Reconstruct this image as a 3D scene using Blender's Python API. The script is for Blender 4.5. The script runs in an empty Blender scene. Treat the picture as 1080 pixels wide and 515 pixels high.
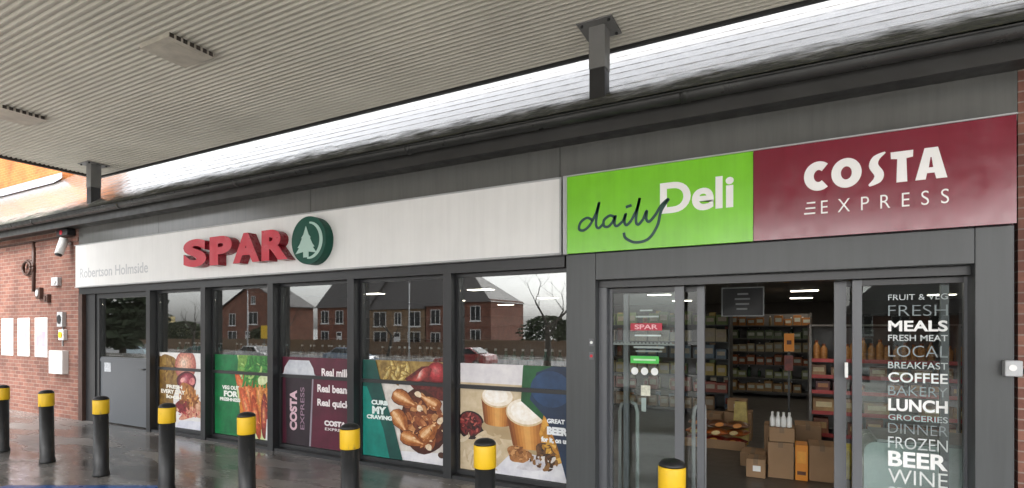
import bpy, bmesh, math, random
from math import radians as R, sin, cos, pi
random.seed(7)
S = bpy.context.scene
COL = S.collection

# ------------------------------------------------------------------ camera, world, sun, exposure
EYE = 1.7
cam = bpy.data.cameras.new("camera"); camo = bpy.data.objects.new("camera", cam); COL.objects.link(camo)
camo.location = (0, 0, EYE); camo.rotation_euler = (R(90), 0, R(27.43))
cam.sensor_fit = 'HORIZONTAL'; cam.sensor_width = 36; cam.lens = 560/1080*36
cam.shift_y = 88.5/1080; cam.clip_start = .05; cam.clip_end = 1500
S.camera = camo

SUN_EL, SUN_AZ = 44, 172          # azimuth clockwise from +Y: veiled light from behind and right of the camera
w = bpy.data.worlds.new("World"); S.world = w; w.use_nodes = True
nt = w.node_tree; nt.nodes.clear()
sky = nt.nodes.new('ShaderNodeTexSky'); sky.sky_type = 'NISHITA'; sky.sun_disc = False
sky.sun_elevation = R(SUN_EL); sky.sun_rotation = R(SUN_AZ); sky.air_density = 1.0; sky.dust_density = 4.0
hs = nt.nodes.new('ShaderNodeHueSaturation'); hs.inputs['Saturation'].default_value = .12
bg = nt.nodes.new('ShaderNodeBackground'); bg.inputs['Strength'].default_value = .15
wo = nt.nodes.new('ShaderNodeOutputWorld')
nt.links.new(sky.outputs[0], hs.inputs['Color']); nt.links.new(hs.outputs[0], bg.inputs[0]); nt.links.new(bg.outputs[0], wo.inputs[0])

sl = bpy.data.lights.new("sun", 'SUN'); sl.energy = .5; sl.angle = R(30); sl.color = (1, .96, .9)
so = bpy.data.objects.new("sun", sl); COL.objects.link(so)
so.rotation_euler = (R(90-SUN_EL), 0, R(180-SUN_AZ)); so.location = (5, -30, 40)

vs = S.view_settings
vs.view_transform = 'Standard'; vs.look = 'None'; vs.gamma = 1; vs.use_curve_mapping = False; vs.exposure = 2.05
S.cycles.max_bounces = 10; S.cycles.transparent_max_bounces = 24; S.cycles.glossy_bounces = 6
S.cycles.diffuse_bounces = 5
S.cycles.use_denoising = True

# ------------------------------------------------------------------ materials
def srgb(h):
    h = h.lstrip('#'); v = [int(h[i:i+2], 16)/255 for i in (0, 2, 4)]
    return tuple(((c+.055)/1.055)**2.4 if c > .04045 else c/12.92 for c in v)

def base_mat(name):
    m = bpy.data.materials.new(name); m.use_nodes = True
    t = m.node_tree; return m, t, t.nodes['Principled BSDF']

def coords(t, scale=1.0, kind='Object'):
    c = t.nodes.new('ShaderNodeTexCoord'); mp = t.nodes.new('ShaderNodeMapping')
    mp.inputs['Scale'].default_value = (scale,)*3 if not hasattr(scale, '__len__') else scale
    t.links.new(c.outputs[kind], mp.inputs[0]); return mp.outputs[0]

def noise(t, vec, scale, detail=4, rough=.55):
    n = t.nodes.new('ShaderNodeTexNoise'); n.inputs['Scale'].default_value = scale
    n.inputs['Detail'].default_value = detail; n.inputs['Roughness'].default_value = rough
    t.links.new(vec, n.inputs['Vector']); return n.outputs['Fac']

def ramp(t, fac, stops):
    r = t.nodes.new('ShaderNodeValToRGB'); e = r.color_ramp.elements
    while len(e) < len(stops): e.new(.5)
    for k, (p, c) in enumerate(stops):
        e[k].position = p; e[k].color = (*c, 1) if len(c) == 3 else c
    t.links.new(fac, r.inputs[0]); return r.outputs[0]

def g(v): return (v, v, v)

def bump(t, p, h, strength, dist=.01):
    b = t.nodes.new('ShaderNodeBump'); b.inputs['Strength'].default_value = strength; b.inputs['Distance'].default_value = dist
    t.links.new(h, b.inputs['Height']); t.links.new(b.outputs[0], p.inputs['Normal'])

def simple(name, col, rough=.5, metal=0, var=.12, scale=3.0, rvar=.1, spec=.5, coat=0, streak=0):
    """a colour with gentle large and small mottling and uneven gloss"""
    m, t, p = base_mat(name)
    v = coords(t)
    n = noise(t, v, scale, 5)
    lo = tuple(c*(1-var) for c in col); hi = tuple(min(1, c*(1+var)) for c in col)
    bc = ramp(t, n, [(.3, lo), (.7, hi)])
    if streak:                      # faint rain streaks running down the sheet
        ns = noise(t, coords(t, (9, 9, .5)), 1.6, 6, .65)
        mx = t.nodes.new('ShaderNodeMix'); mx.data_type = 'RGBA'; mx.blend_type = 'MULTIPLY'; mx.inputs['Factor'].default_value = 1
        t.links.new(bc, mx.inputs['A']); t.links.new(ramp(t, ns, [(.40, g(1)), (.72, g(1-streak))]), mx.inputs['B']); bc = mx.outputs['Result']
    t.links.new(bc, p.inputs['Base Color'])
    n2 = noise(t, v, scale*2.7, 4)
    t.links.new(ramp(t, n2, [(.3, g(max(.02, rough-rvar))), (.7, g(min(1, rough+rvar)))]), p.inputs['Roughness'])
    p.inputs['Metallic'].default_value = metal
    p.inputs['Specular IOR Level'].default_value = spec
    p.inputs['Coat Weight'].default_value = coat
    return m

def emis(name, col, s):
    m, t, p = base_mat(name)
    p.inputs['Base Color'].default_value = (*col, 1)
    p.inputs['Emission Color'].default_value = (*col, 1); p.inputs['Emission Strength'].default_value = s
    return m

def brick_mat(name, a, b, mortar, rough=.85, sc=1.0):
    m, t, p = base_mat(name)
    c = t.nodes.new('ShaderNodeTexCoord'); sx = t.nodes.new('ShaderNodeSeparateXYZ'); t.links.new(c.outputs['Object'], sx.inputs[0])
    ad = t.nodes.new('ShaderNodeMath'); ad.operation = 'ADD'
    t.links.new(sx.outputs[0], ad.inputs[0]); t.links.new(sx.outputs[1], ad.inputs[1])
    cb = t.nodes.new('ShaderNodeCombineXYZ'); t.links.new(ad.outputs[0], cb.inputs[0]); t.links.new(sx.outputs[2], cb.inputs[1])
    br = t.nodes.new('ShaderNodeTexBrick'); t.links.new(cb.outputs[0], br.inputs['Vector'])
    br.inputs['Scale'].default_value = 1.0*sc; br.inputs['Brick Width'].default_value = .225; br.inputs['Row Height'].default_value = .075
    br.inputs['Mortar Size'].default_value = .006; br.inputs['Mortar Smooth'].default_value = .3
    br.inputs['Color1'].default_value = (*a, 1); br.inputs['Color2'].default_value = (*b, 1); br.inputs['Mortar'].default_value = (*mortar, 1)
    n = noise(t, c.outputs['Object'], 1.3, 6); n2 = noise(t, c.outputs['Object'], 26, 3)
    mx = t.nodes.new('ShaderNodeMix'); mx.data_type = 'RGBA'; mx.blend_type = 'MULTIPLY'; mx.inputs['Factor'].default_value = 1
    t.links.new(br.outputs['Color'], mx.inputs['A']); t.links.new(ramp(t, n, [(.3, (.62, .6, .6)), (.65, (1.1, 1.1, 1.1))]), mx.inputs['B'])
    mx2 = t.nodes.new('ShaderNodeMix'); mx2.data_type = 'RGBA'; mx2.blend_type = 'MULTIPLY'; mx2.inputs['Factor'].default_value = 1
    t.links.new(mx.outputs['Result'], mx2.inputs['A']); t.links.new(ramp(t, n2, [(.3, g(.8)), (.7, g(1.1))]), mx2.inputs['B'])
    t.links.new(mx2.outputs['Result'], p.inputs['Base Color'])
    p.inputs['Roughness'].default_value = rough
    bump(t, p, br.outputs['Fac'], -.5, .006)
    return m

def glass_mat(name, tint=(.9, .93, .92), f0=.035, gl=(1, 1, 1)):
    m = bpy.data.materials.new(name); m.use_nodes = True; t = m.node_tree; t.nodes.clear()
    o = t.nodes.new('ShaderNodeOutputMaterial'); mix = t.nodes.new('ShaderNodeMixShader')
    tr = t.nodes.new('ShaderNodeBsdfTransparent'); tr.inputs[0].default_value = (*tint, 1)
    gs = t.nodes.new('ShaderNodeBsdfGlossy'); gs.inputs['Roughness'].default_value = .0; gs.inputs[0].default_value = (*gl, 1)
    ge = t.nodes.new('ShaderNodeNewGeometry')
    d = t.nodes.new('ShaderNodeVectorMath'); d.operation = 'DOT_PRODUCT'
    t.links.new(ge.outputs['Normal'], d.inputs[0]); t.links.new(ge.outputs['Incoming'], d.inputs[1])
    a = t.nodes.new('ShaderNodeMath'); a.operation = 'ABSOLUTE'; t.links.new(d.outputs['Value'], a.inputs[0])
    s = t.nodes.new('ShaderNodeMath'); s.operation = 'SUBTRACT'; s.inputs[0].default_value = 1; t.links.new(a.outputs[0], s.inputs[1])
    pw = t.nodes.new('ShaderNodeMath'); pw.operation = 'POWER'; pw.inputs[1].default_value = 5; t.links.new(s.outputs[0], pw.inputs[0])
    ma = t.nodes.new('ShaderNodeMath'); ma.operation = 'MULTIPLY_ADD'; ma.inputs[1].default_value = 1-f0; ma.inputs[2].default_value = f0
    t.links.new(pw.outputs[0], ma.inputs[0])
    # very slight waviness of the panes
    nz = noise(t, coords(t), .9, 2); b = t.nodes.new('ShaderNodeBump'); b.inputs['Strength'].default_value = .03; b.inputs['Distance'].default_value = .002
    t.links.new(nz, b.inputs['Height']); t.links.new(b.outputs[0], gs.inputs['Normal'])
    t.links.new(ma.outputs[0], mix.inputs[0]); t.links.new(tr.outputs[0], mix.inputs[1]); t.links.new(gs.outputs[0], mix.inputs[2])
    t.links.new(mix.outputs[0], o.inputs[0]); return m

M = {}
M['clad'] = simple('grey_cladding', (.135, .137, .132), .18, var=.03, rvar=.02, scale=.8, spec=.5, streak=.16)
M['portal'] = simple('grey_portal', (.055, .060, .062), .34, var=.03, rvar=.008, scale=.5, spec=.5, streak=.2)
M['frame'] = simple('dark_grey_frame', (.022, .023, .025), .34, var=.04, rvar=.01, scale=.5)
M['doorframe'] = simple('mid_grey_frame', (.10, .105, .115), .3, var=.04, rvar=.01, scale=.5)
M['panel'] = simple('grey_door_panel', (.10, .11, .122), .36, var=.04, rvar=.03, scale=1)
M['white'] = simple('white_sign', (.82, .82, .81), .35, var=.02, rvar=.05, spec=.3, streak=.05)
M['offwhite'] = simple('white_letters', (.86, .85, .84), .4, var=.02)
M['green'] = simple('lime_sign', (.20, .60, .022), .22, var=.08, rvar=.05, streak=.10)
M['maroon'] = simple('maroon_sign', (.20, .010, .030), .16, var=.06, rvar=.05, spec=.7, streak=.10)
M['deepgreen'] = simple('deep_green', (.008, .06, .045), .4, var=.08)
M['red'] = simple('red_letters', (.55, .014, .035), .36, var=.05, spec=.4)
M['darkred'] = simple('dark_red_sides', (.25, .008, .02), .3, var=.05)
M['emgreen'] = simple('emblem_green', (.006, .075, .05), .5, var=.08, spec=.3)
M['emmint'] = simple('emblem_pale', (.42, .60, .53), .45, var=.05)
M['faint'] = simple('faint_letters', (.52, .53, .55), .35, var=.03)
M['brick'] = brick_mat('red_brick', (.225, .098, .068), (.15, .060, .044), (.25, .20, .17))
M['orangebrick'] = brick_mat('orange_brick', (.46, .15, .035), (.40, .12, .03), (.45, .22, .08))
M['buffbrick'] = brick_mat('buff_brick', (.30, .19, .10), (.24, .15, .085), (.3, .25, .2))
M['housebrick'] = brick_mat('house_brick', (.26, .095, .055), (.2, .07, .045), (.25, .2, .17))
M['gutter'] = simple('black_gutter', (.030, .031, .030), .36, var=.25, rvar=.12, spec=.35)
M['fascia'] = simple('dark_fascia', (.032, .032, .031), .42, var=.2)
M['lead'] = simple('lead_flashing', (.32, .36, .42), .3, var=.15)
M['steel'] = simple('painted_steel', (.12, .12, .115), .5, var=.2)
M['midsteel'] = simple('grey_steel', (.20, .20, .195), .5, var=.15)
M['darksteel'] = simple('dark_steel', (.03, .03, .03), .5, var=.2)
def worn(name, col, dirt_shade, rough, amount):
    m, t, p = base_mat(name)
    v = coords(t); n = noise(t, v, 7, 8, .7); n2 = noise(t, coords(t, (30, 30, 3)), 1.5, 5, .6)
    mu = t.nodes.new('ShaderNodeMath'); mu.operation = 'MULTIPLY'; t.links.new(n, mu.inputs[0]); t.links.new(n2, mu.inputs[1])
    t.links.new(ramp(t, mu.outputs[0], [(amount, col), (amount+.12, dirt_shade)]), p.inputs['Base Color'])
    t.links.new(ramp(t, n, [(.3, g(rough-.12)), (.7, g(rough+.2))]), p.inputs['Roughness'])
    return m
M['bollardblack'] = worn('bollard_black', (.013, .014, .016), (.06, .055, .05), .4, .30)
M['bollardyellow'] = worn('bollard_yellow', (.80, .50, .012), (.42, .27, .05), .42, .33)
M['black'] = simple('black_plastic', (.014, .014, .016), .4, var=.2)
M['yellow'] = simple('yellow_band', (.80, .50, .012), .4, var=.06)
M['plasticwhite'] = simple('white_plastic', (.75, .75, .74), .4, var=.04)
M['plasticgrey'] = simple('grey_plastic', (.42, .43, .44), .4, var=.06)
M['brown'] = simple('brown_metal', (.06, .03, .022), .5, var=.2)
M['glass'] = glass_mat('window_glass', f0=.16)
M['doorglass'] = glass_mat('door_glass', f0=.018)
M['card'] = simple('cardboard', (.33, .20, .11), .8, var=.12)
M['carddark'] = simple('cardboard_tape', (.22, .14, .08), .6, var=.1)
M['orange'] = simple('orange_card', (.75, .26, .015), .5, var=.06)
M['shelf'] = simple('shelf_metal', (.16, .15, .145), .45, var=.1)
M['shelfdark'] = simple('dark_shelf', (.05, .047, .045), .5, var=.1)
M['strip'] = simple('red_price_strip', (.45, .05, .05), .45, var=.15)
M['ceilw'] = simple('ceiling_board', (.28, .28, .27), .8, var=.05)
M['inwall'] = simple('inner_wall', (.16, .15, .14), .8, var=.08)
M['intile'] = simple('shop_floor', (.085, .078, .072), .4, var=.08, rvar=.04)
M['lamp'] = emis('ceiling_lamp', (1, .90, .74), 3.8)
M['blue'] = simple('blue_paint', (.02, .10, .34), .35, var=.15)

def roof_mat():
    m, t, p = base_mat('wet_roof_tiles')
    c = t.nodes.new('ShaderNodeTexCoord')
    sx = t.nodes.new('ShaderNodeSeparateXYZ'); t.links.new(c.outputs['Object'], sx.inputs[0])
    n = noise(t, coords(t, (1, 2.2, 2.2)), 2.4, 7, .65)
    n3 = noise(t, coords(t), 14, 4)
    # moss gathered near the eaves: height of the point plus noise
    ad = t.nodes.new('ShaderNodeMath'); ad.operation = 'MULTIPLY_ADD'; ad.inputs[1].default_value = 1.1
    t.links.new(n, ad.inputs[0])
    sub = t.nodes.new('ShaderNodeMath'); sub.operation = 'SUBTRACT'; sub.inputs[1].default_value = 3.72+.28
    t.links.new(sx.outputs[2], sub.inputs[0])
    neg = t.nodes.new('ShaderNodeMath'); neg.operation = 'MULTIPLY'; neg.inputs[1].default_value = -1.5
    t.links.new(sub.outputs[0], neg.inputs[0]); t.links.new(neg.outputs[0], ad.inputs[2])
    nf = noise(t, coords(t, (1, 3, 3)), 9, 6, .7)
    a2 = t.nodes.new('ShaderNodeMath'); a2.operation = 'MULTIPLY_ADD'; a2.inputs[1].default_value = .7; t.links.new(nf, a2.inputs[0]); t.links.new(ad.outputs[0], a2.inputs[2])
    ad = t.nodes.new('ShaderNodeMath'); ad.operation = 'SUBTRACT'; ad.inputs[1].default_value = .35; t.links.new(a2.outputs[0], ad.inputs[0])
    moss = ramp(t, ad.outputs[0], [(.44, g(0)), (.86, g(1))])
    col = ramp(t, n3, [(.3, (.30, .29, .28)), (.7, (.46, .45, .43))])
    mcol = ramp(t, n3, [(.35, (.012, .014, .008)), (.7, (.05, .055, .025))])
    mx = t.nodes.new('ShaderNodeMix'); mx.data_type = 'RGBA'
    t.links.new(moss, mx.inputs['Factor']); t.links.new(col, mx.inputs['A']); t.links.new(mcol, mx.inputs['B'])
    t.links.new(mx.outputs['Result'], p.inputs['Base Color'])
    rr = t.nodes.new('ShaderNodeMix'); rr.data_type = 'FLOAT'
    t.links.new(moss, rr.inputs['Factor']); rr.inputs['A'].default_value = .13; rr.inputs['B'].default_value = .85
    t.links.new(rr.outputs['Result'], p.inputs['Roughness'])
    p.inputs['Specular IOR Level'].default_value = .8
    p.inputs['IOR'].default_value = 1.55
    cw = t.nodes.new('ShaderNodeMath'); cw.operation = 'SUBTRACT'; cw.inputs[0].default_value = 1; t.links.new(moss, cw.inputs[1])
    t.links.new(cw.outputs[0], p.inputs['Coat Weight']); p.inputs['Coat Roughness'].default_value = .1; p.inputs['Coat IOR'].default_value = 1.5
    bump(t, p, n, .5, .07)
    return m
M['roof'] = roof_mat()

def ground_mat():
    m, t, p = base_mat('wet_forecourt')
    v = coords(t)
    n = noise(t, v, .9, 7, .6); n2 = noise(t, v, 40, 4); n3 = noise(t, v, 4.5, 5)
    n3 = noise(t, coords(t, (.35, 1, 1)), 1.6, 6, .6)
    a = ramp(t, n, [(.3, (.150, .142, .136)), (.7, (.27, .257, .246))])
    mx = t.nodes.new('ShaderNodeMix'); mx.data_type = 'RGBA'; mx.blend_type = 'MULTIPLY'; mx.inputs['Factor'].default_value = 1
    t.links.new(a, mx.inputs['A']); t.links.new(ramp(t, n2, [(.3, g(.85)), (.7, g(1.12))]), mx.inputs['B'])
    t.links.new(mx.outputs['Result'], p.inputs['Base Color'])
    mw = t.nodes.new('ShaderNodeMix'); mw.data_type = 'RGBA'; mw.blend_type = 'MULTIPLY'; mw.inputs['Factor'].default_value = 1
    t.links.new(mx.outputs['Result'], mw.inputs['A']); t.links.new(ramp(t, n3, [(.42, g(.72)), (.66, g(1.35))]), mw.inputs['B']); t.links.new(mw.outputs['Result'], p.inputs['Base Color'])
    r = ramp(t, n3, [(.40, g(.06)), (.52, g(.2)), (.66, g(.5))])
    t.links.new(r, p.inputs['Roughness'])
    # slab joints in the bump
    br = t.nodes.new('ShaderNodeTexBrick'); t.links.new(v, br.inputs['Vector']); br.inputs['Scale'].default_value = 1
    br.inputs['Brick Width'].default_value = .6; br.inputs['Row Height'].default_value = .6; br.inputs['Mortar Size'].default_value = .006
    ad = t.nodes.new('ShaderNodeMath'); ad.operation = 'MULTIPLY_ADD'; ad.inputs[1].default_value = -.6
    t.links.new(br.outputs['Fac'], ad.inputs[0]); t.links.new(n2, ad.inputs[2])
    bump(t, p, ad.outputs[0], .10, .003)
    p.inputs['Specular IOR Level'].default_value = .6
    return m
M['ground'] = ground_mat()
M['concrete'] = simple('forecourt_concrete', (.42, .40, .37), .6, var=.15, scale=.5, rvar=.15)
M['soffit'] = simple('ribbed_soffit', (.55, .53, .465), .5, var=.09, scale=.5)
M['soffitgap'] = simple('soffit_groove', (.10, .09, .08), .8, var=.1)
M['lightpanel'] = simple('soffit_panel', (.50, .47, .40), .5, var=.2, scale=5)
M['dirt_shade'] = simple('grime_shadow_edge', (.05, .04, .035), .8, var=.3)  # grimy canopy edge, also the painted shadow dashes on the light panels
M['bark'] = simple('bark', (.05, .042, .035), .9, var=.3, scale=6)
M['needle'] = simple('dark_foliage', (.03, .045, .022), .8, var=.4, scale=4)
M['hedge'] = simple('hedge_leaf', (.035, .05, .02), .8, var=.4, scale=4)
M['slate'] = simple('house_roof', (.06, .052, .05), .6, var=.25)
M['wood'] = simple('fence_timber', (.16, .10, .06), .8, var=.2)
M['render'] = simple('cream_render', (.55, .45, .22), .8, var=.08)
M['asphalt'] = simple('asphalt', (.05, .05, .052), .5, var=.2, rvar=.2)
M['rubber'] = simple('tyre_rubber', (.012, .012, .012), .7)
M['houseglass'] = simple('house_glass', (.02, .022, .025), .08, var=.1)

_pr = {}
def pr(hexa, hexb=None, sc=18, rough=.45):
    k = (hexa, hexb, sc)
    if k in _pr: return _pr[k]
    a = srgb(hexa); b = srgb(hexb) if hexb else tuple(c*.88 for c in a)
    m, t, p = base_mat('print_' + ('mottled' if hexb else 'plain'))
    n = noise(t, coords(t), sc, 6, .6)
    t.links.new(ramp(t, n, [(.36, b), (.62, a)]), p.inputs['Base Color'])
    p.inputs['Roughness'].default_value = rough
    _pr[k] = m; return m

# ------------------------------------------------------------------ mesh builder
class MB:
    def __init__(s): s.v, s.f, s.m, s.mats, s.sm = [], [], [], [], []
    def mi(s, mat):
        if mat not in s.mats: s.mats.append(mat)
        return s.mats.index(mat)
    def add(s, vs, fs, mat, smooth=False):
        o = len(s.v); k = s.mi(mat); s.v += [tuple(p) for p in vs]
        for f in fs: s.f.append([i+o for i in f]); s.m.append(k); s.sm.append(smooth)
        return s
    def box(s, x0, x1, y0, y1, z0, z1, mat):
        v = [(x, y, z) for z in (z0, z1) for y in (y0, y1) for x in (x0, x1)]
        return s.add(v, [(0, 2, 3, 1), (4, 5, 7, 6), (0, 1, 5, 4), (2, 6, 7, 3), (0, 4, 6, 2), (1, 3, 7, 5)], mat)
    def lathe(s, c, prof, mat, n=20, smooth=True, cap=True):
        vs, fs = [], []
        for r, z in prof:
            for k in range(n): vs.append((c[0]+r*cos(2*pi*k/n), c[1]+r*sin(2*pi*k/n), c[2]+z))
        for j in range(len(prof)-1):
            for k in range(n): fs.append((j*n+k, j*n+(k+1) % n, (j+1)*n+(k+1) % n, (j+1)*n+k))
        if cap: fs += [tuple(range(n-1, -1, -1)), tuple((len(prof)-1)*n+k for k in range(n))]
        return s.add(vs, fs, mat, smooth)
    def tube(s, pts, r, mat, n=10, smooth=True):
        from mathutils import Vector
        P = [Vector(p) for p in pts]; rs = r if hasattr(r, '__len__') else [r]*len(P)
        vs, fs = [], []
        prev = None
        for i, p in enumerate(P):
            d = (P[min(i+1, len(P)-1)]-P[max(i-1, 0)]).normalized()
            u = d.cross(Vector((0, 0, 1)) if abs(d.z) < .95 else Vector((1, 0, 0))).normalized()
            if prev is not None:
                u = (prev - d*prev.dot(d))
                u = u.normalized() if u.length > 1e-5 else d.orthogonal().normalized()
            prev = u; q = d.cross(u)
            for k in range(n):
                a = 2*pi*k/n; vs.append(p+(u*cos(a)+q*sin(a))*rs[i])
        for j in range(len(P)-1):
            for k in range(n): fs.append((j*n+k, j*n+(k+1) % n, (j+1)*n+(k+1) % n, (j+1)*n+k))
        fs += [tuple(range(n-1, -1, -1)), tuple((len(P)-1)*n+k for k in range(n))]
        return s.add(vs, fs, mat, smooth)
    def prism(s, pts, y0, y1, mat, side=None):
        """outline in x,z extruded along y (y0 front)"""
        n = len(pts)
        v = [(x, y0, z) for x, z in pts]+[(x, y1, z) for x, z in pts]
        s.add(v, [tuple(range(n))], mat)
        s.add(v, [tuple(range(2*n-1, n-1, -1))]+[(k, n+k, n+(k+1) % n, (k+1) % n) for k in range(n)], side or mat)
        return s
    def loft(s, rings, mat, smooth=True):
        n = len(rings[0]); vs = [p for r in rings for p in r]; fs = []
        for j in range(len(rings)-1):
            for k in range(n): fs.append((j*n+k, j*n+(k+1) % n, (j+1)*n+(k+1) % n, (j+1)*n+k))
        fs += [tuple(range(n-1, -1, -1)), tuple((len(rings)-1)*n+k for k in range(n))]
        return s.add(vs, fs, mat, smooth)
    def build(s, name, parent=None, loc=None, bevel=0):
        off = loc if loc is not None else (root_loc(parent) if parent is not None else (0, 0, 0))
        me = bpy.data.meshes.new(name)
        me.from_pydata([(x-off[0], y-off[1], z-off[2]) for x, y, z in s.v], [], s.f)
        for m in s.mats: me.materials.append(m)
        for p, k, q in zip(me.polygons, s.m, s.sm): p.material_index = k; p.use_smooth = q
        bm = bmesh.new(); bm.from_mesh(me); bmesh.ops.recalc_face_normals(bm, faces=bm.faces); bm.to_mesh(me); bm.free()
        o = bpy.data.objects.new(name, me); COL.objects.link(o)
        if parent is not None: o.parent = parent
        elif loc is not None: o.location = loc
        if bevel:
            b = o.modifiers.new('bevel', 'BEVEL'); b.width = bevel; b.segments = 2; b.limit_method = 'ANGLE'
        return o

def root_loc(o):
    while o.parent is not None: o = o.parent
    return tuple(o.location)

def thing(name, label, cat, loc=(0, 0, 0), group=None):
    o = bpy.data.objects.new(name, None); COL.objects.link(o); o.empty_display_size = .2
    o.location = loc; return tag(o, label, cat, group)
def tag(o, label=None, cat=None, group=None, kind=None):
    if label: o['label'] = label
    if cat: o['category'] = cat
    if group: o['group'] = group
    if kind: o['kind'] = kind
    return o
def kids(o): return [c for c in o.children]
def copy_tree(o, loc=None, label=None, parent=None, group=None):
    c = o.copy(); COL.objects.link(c)
    if parent is not None: c.parent = parent
    if loc is not None: c.location = loc
    if label: c['label'] = label
    if group: c['group'] = group
    for ch in kids(o):
        if ch is not c: copy_tree(ch, None, None, c)
    return c

_dgtxt = {}
def text_geo(body, offset=0.0, extrude=0.0, spacing=1.0, shear=0.0):
    k = (body, offset, extrude, spacing, shear)
    if k not in _dgtxt:
        c = bpy.data.curves.new('t', 'FONT'); c.body = body; c.offset = offset; c.extrude = extrude
        c.space_character = spacing; c.shear = shear; c.resolution_u = 6
        o = bpy.data.objects.new('t', c); COL.objects.link(o)
        dg = bpy.context.evaluated_depsgraph_get(); dg.update()
        me = bpy.data.meshes.new_from_object(o.evaluated_get(dg))
        vs = [tuple(v.co) for v in me.vertices]; fs = [tuple(p.vertices) for p in me.polygons]
        bpy.data.objects.remove(o); bpy.data.meshes.remove(me); bpy.data.curves.remove(c)
        _dgtxt[k] = (vs, fs)
    return _dgtxt[k]

def put_text(mb, body, x0, x1, z0, z1, y, mat, offset=0.0, depth=0.002, spacing=1.0, shear=0.0, rot=0, side=None):
    """text fitted into the rectangle, front face at y, depth behind it; rot=90 writes upwards"""
    vs, fs = text_geo(body, offset, .05, spacing, shear)
    ax, bx = min(v[0] for v in vs), max(v[0] for v in vs); az, bz = min(v[1] for v in vs), max(v[1] for v in vs)
    out = []
    for a, b, c in vs:
        u, v_ = (a-ax)/(bx-ax), (b-az)/(bz-az)
        if rot == 90: u, v_ = 1-v_, u
        yy = y if c > 0 else y+depth
        out.append((x0+(x1-x0)*u, yy, z0+(z1-z0)*v_))
    if side is None: mb.add(out, fs, mat)
    else:
        fr = [f for f in fs if all(vs[i][2] > 0 for i in f)]; ot = [f for f in fs if not all(vs[i][2] > 0 for i in f)]
        mb.add(out, fr, mat); mb.add(out, ot, side)

def ell(cx, cz, rx, rz, rot=0, n=28, wob=0, seed=0):
    rnd = random.Random(seed); ph = [rnd.random()*6 for _ in range(4)]
    out = []
    for k in range(n):
        a = 2*pi*k/n; q = 1+wob*(sin(3*a+ph[0])*.5+sin(5*a+ph[1])*.35+sin(2*a+ph[2])*.5)
        x, z = rx*q*cos(a), rz*q*sin(a)
        out.append((cx+x*cos(rot)-z*sin(rot), cz+x*sin(rot)+z*cos(rot)))
    return out

def ribbon(pts, wd, closed=False, sub=8):
    """Catmull-Rom centre line -> outline polygon of a flat stroke; wd may be a list"""
    n = len(pts); ws = wd if hasattr(wd, '__len__') else [wd]*n
    P, W = [], []
    for i in range(n-1):
        p0, p1, p2, p3 = pts[max(i-1, 0)], pts[i], pts[i+1], pts[min(i+2, n-1)]
        for k in range(sub):
            t = k/sub
            P.append(tuple(.5*(2*p1[a]+(p2[a]-p0[a])*t+(2*p0[a]-5*p1[a]+4*p2[a]-p3[a])*t*t+(3*p1[a]-p0[a]-3*p2[a]+p3[a])*t**3) for a in (0, 1)))
            W.append(ws[i]*(1-t)+ws[i+1]*t)
    P.append(pts[-1]); W.append(ws[-1])
    L, Rr = [], []
    for i, (x, z) in enumerate(P):
        a, b = P[max(i-1, 0)], P[min(i+1, len(P)-1)]
        dx, dz = b[0]-a[0], b[1]-a[1]; l = math.hypot(dx, dz) or 1
        L.append((x-dz/l*W[i]/2, z+dx/l*W[i]/2)); Rr.append((x+dz/l*W[i]/2, z-dx/l*W[i]/2))
    return L, Rr
def put_ribbon(mb, pts, wd, y, depth, mat, sub=8):
    L, Rr = ribbon(pts, wd, sub=sub); n = len(L)
    v = [(x, y, z) for x, z in L]+[(x, y, z) for x, z in Rr]+[(x, y+depth, z) for x, z in L]+[(x, y+depth, z) for x, z in Rr]
    fs = []
    for k in range(n-1):
        fs += [(k, k+1, n+k+1, n+k), (2*n+k, 3*n+k, 3*n+k+1, 2*n+k+1), (k, 2*n+k, 2*n+k+1, k+1), (n+k, n+k+1, 3*n+k+1, 3*n+k)]
    fs += [(0, n, 3*n, 2*n), (n-1, 3*n-1, 4*n-1, 2*n-1)]
    mb.add(v, fs, mat)

# ------------------------------------------------------------------ ground
def gz(x, y): return 0 if y > -9 else (-1.2 if y < -17 else -1.2*(0.5-0.5*cos(pi*(-9-y)/8)))
mb = MB()
ys = [600, 5.05, 3, 0, -4, -9, -10, -11, -12, -13, -14, -15, -16, -17, -30, -60, -120, -700]
xs = [-700, -200, -80, -40, -20, -10, 0, 10, 20, 40, 80, 200, 700]
mb.add([(x, y, gz(x, y)) for y in ys for x in xs],
       [(j*13+i, j*13+i+1, (j+1)*13+i+1, (j+1)*13+i) for j in range(len(ys)-1) for i in range(12)], M['ground'])
tag(mb.build('ground'), kind='structure')
mb = MB(); mb.box(-300, 200, -30, -23, -1.30, -1.196, M['asphalt']); tag(mb.build('road'), kind='structure')
mb = MB()
yc = [1.6, 0, -4, -9, -10, -11, -12, -13, -14, -15, -16, -17, -22.9]
mb.add([(x, y, gz(x, y)+.004) for y in yc for x in (-32, 26)], [(2*k, 2*k+1, 2*k+3, 2*k+2) for k in range(len(yc)-1)], M['concrete'])
tag(mb.build('forecourt'), kind='structure')
mb = MB(); mb.add([(-7.455, 2.573, .005), (-6.03, 3.31, .005), (-5.9, 3.27, .005), (-4.6, 1.7, .005), (-7.6, 1.7, .005)], [(0, 1, 2, 3, 4)], M['blue'])
BLUE = mb

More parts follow.
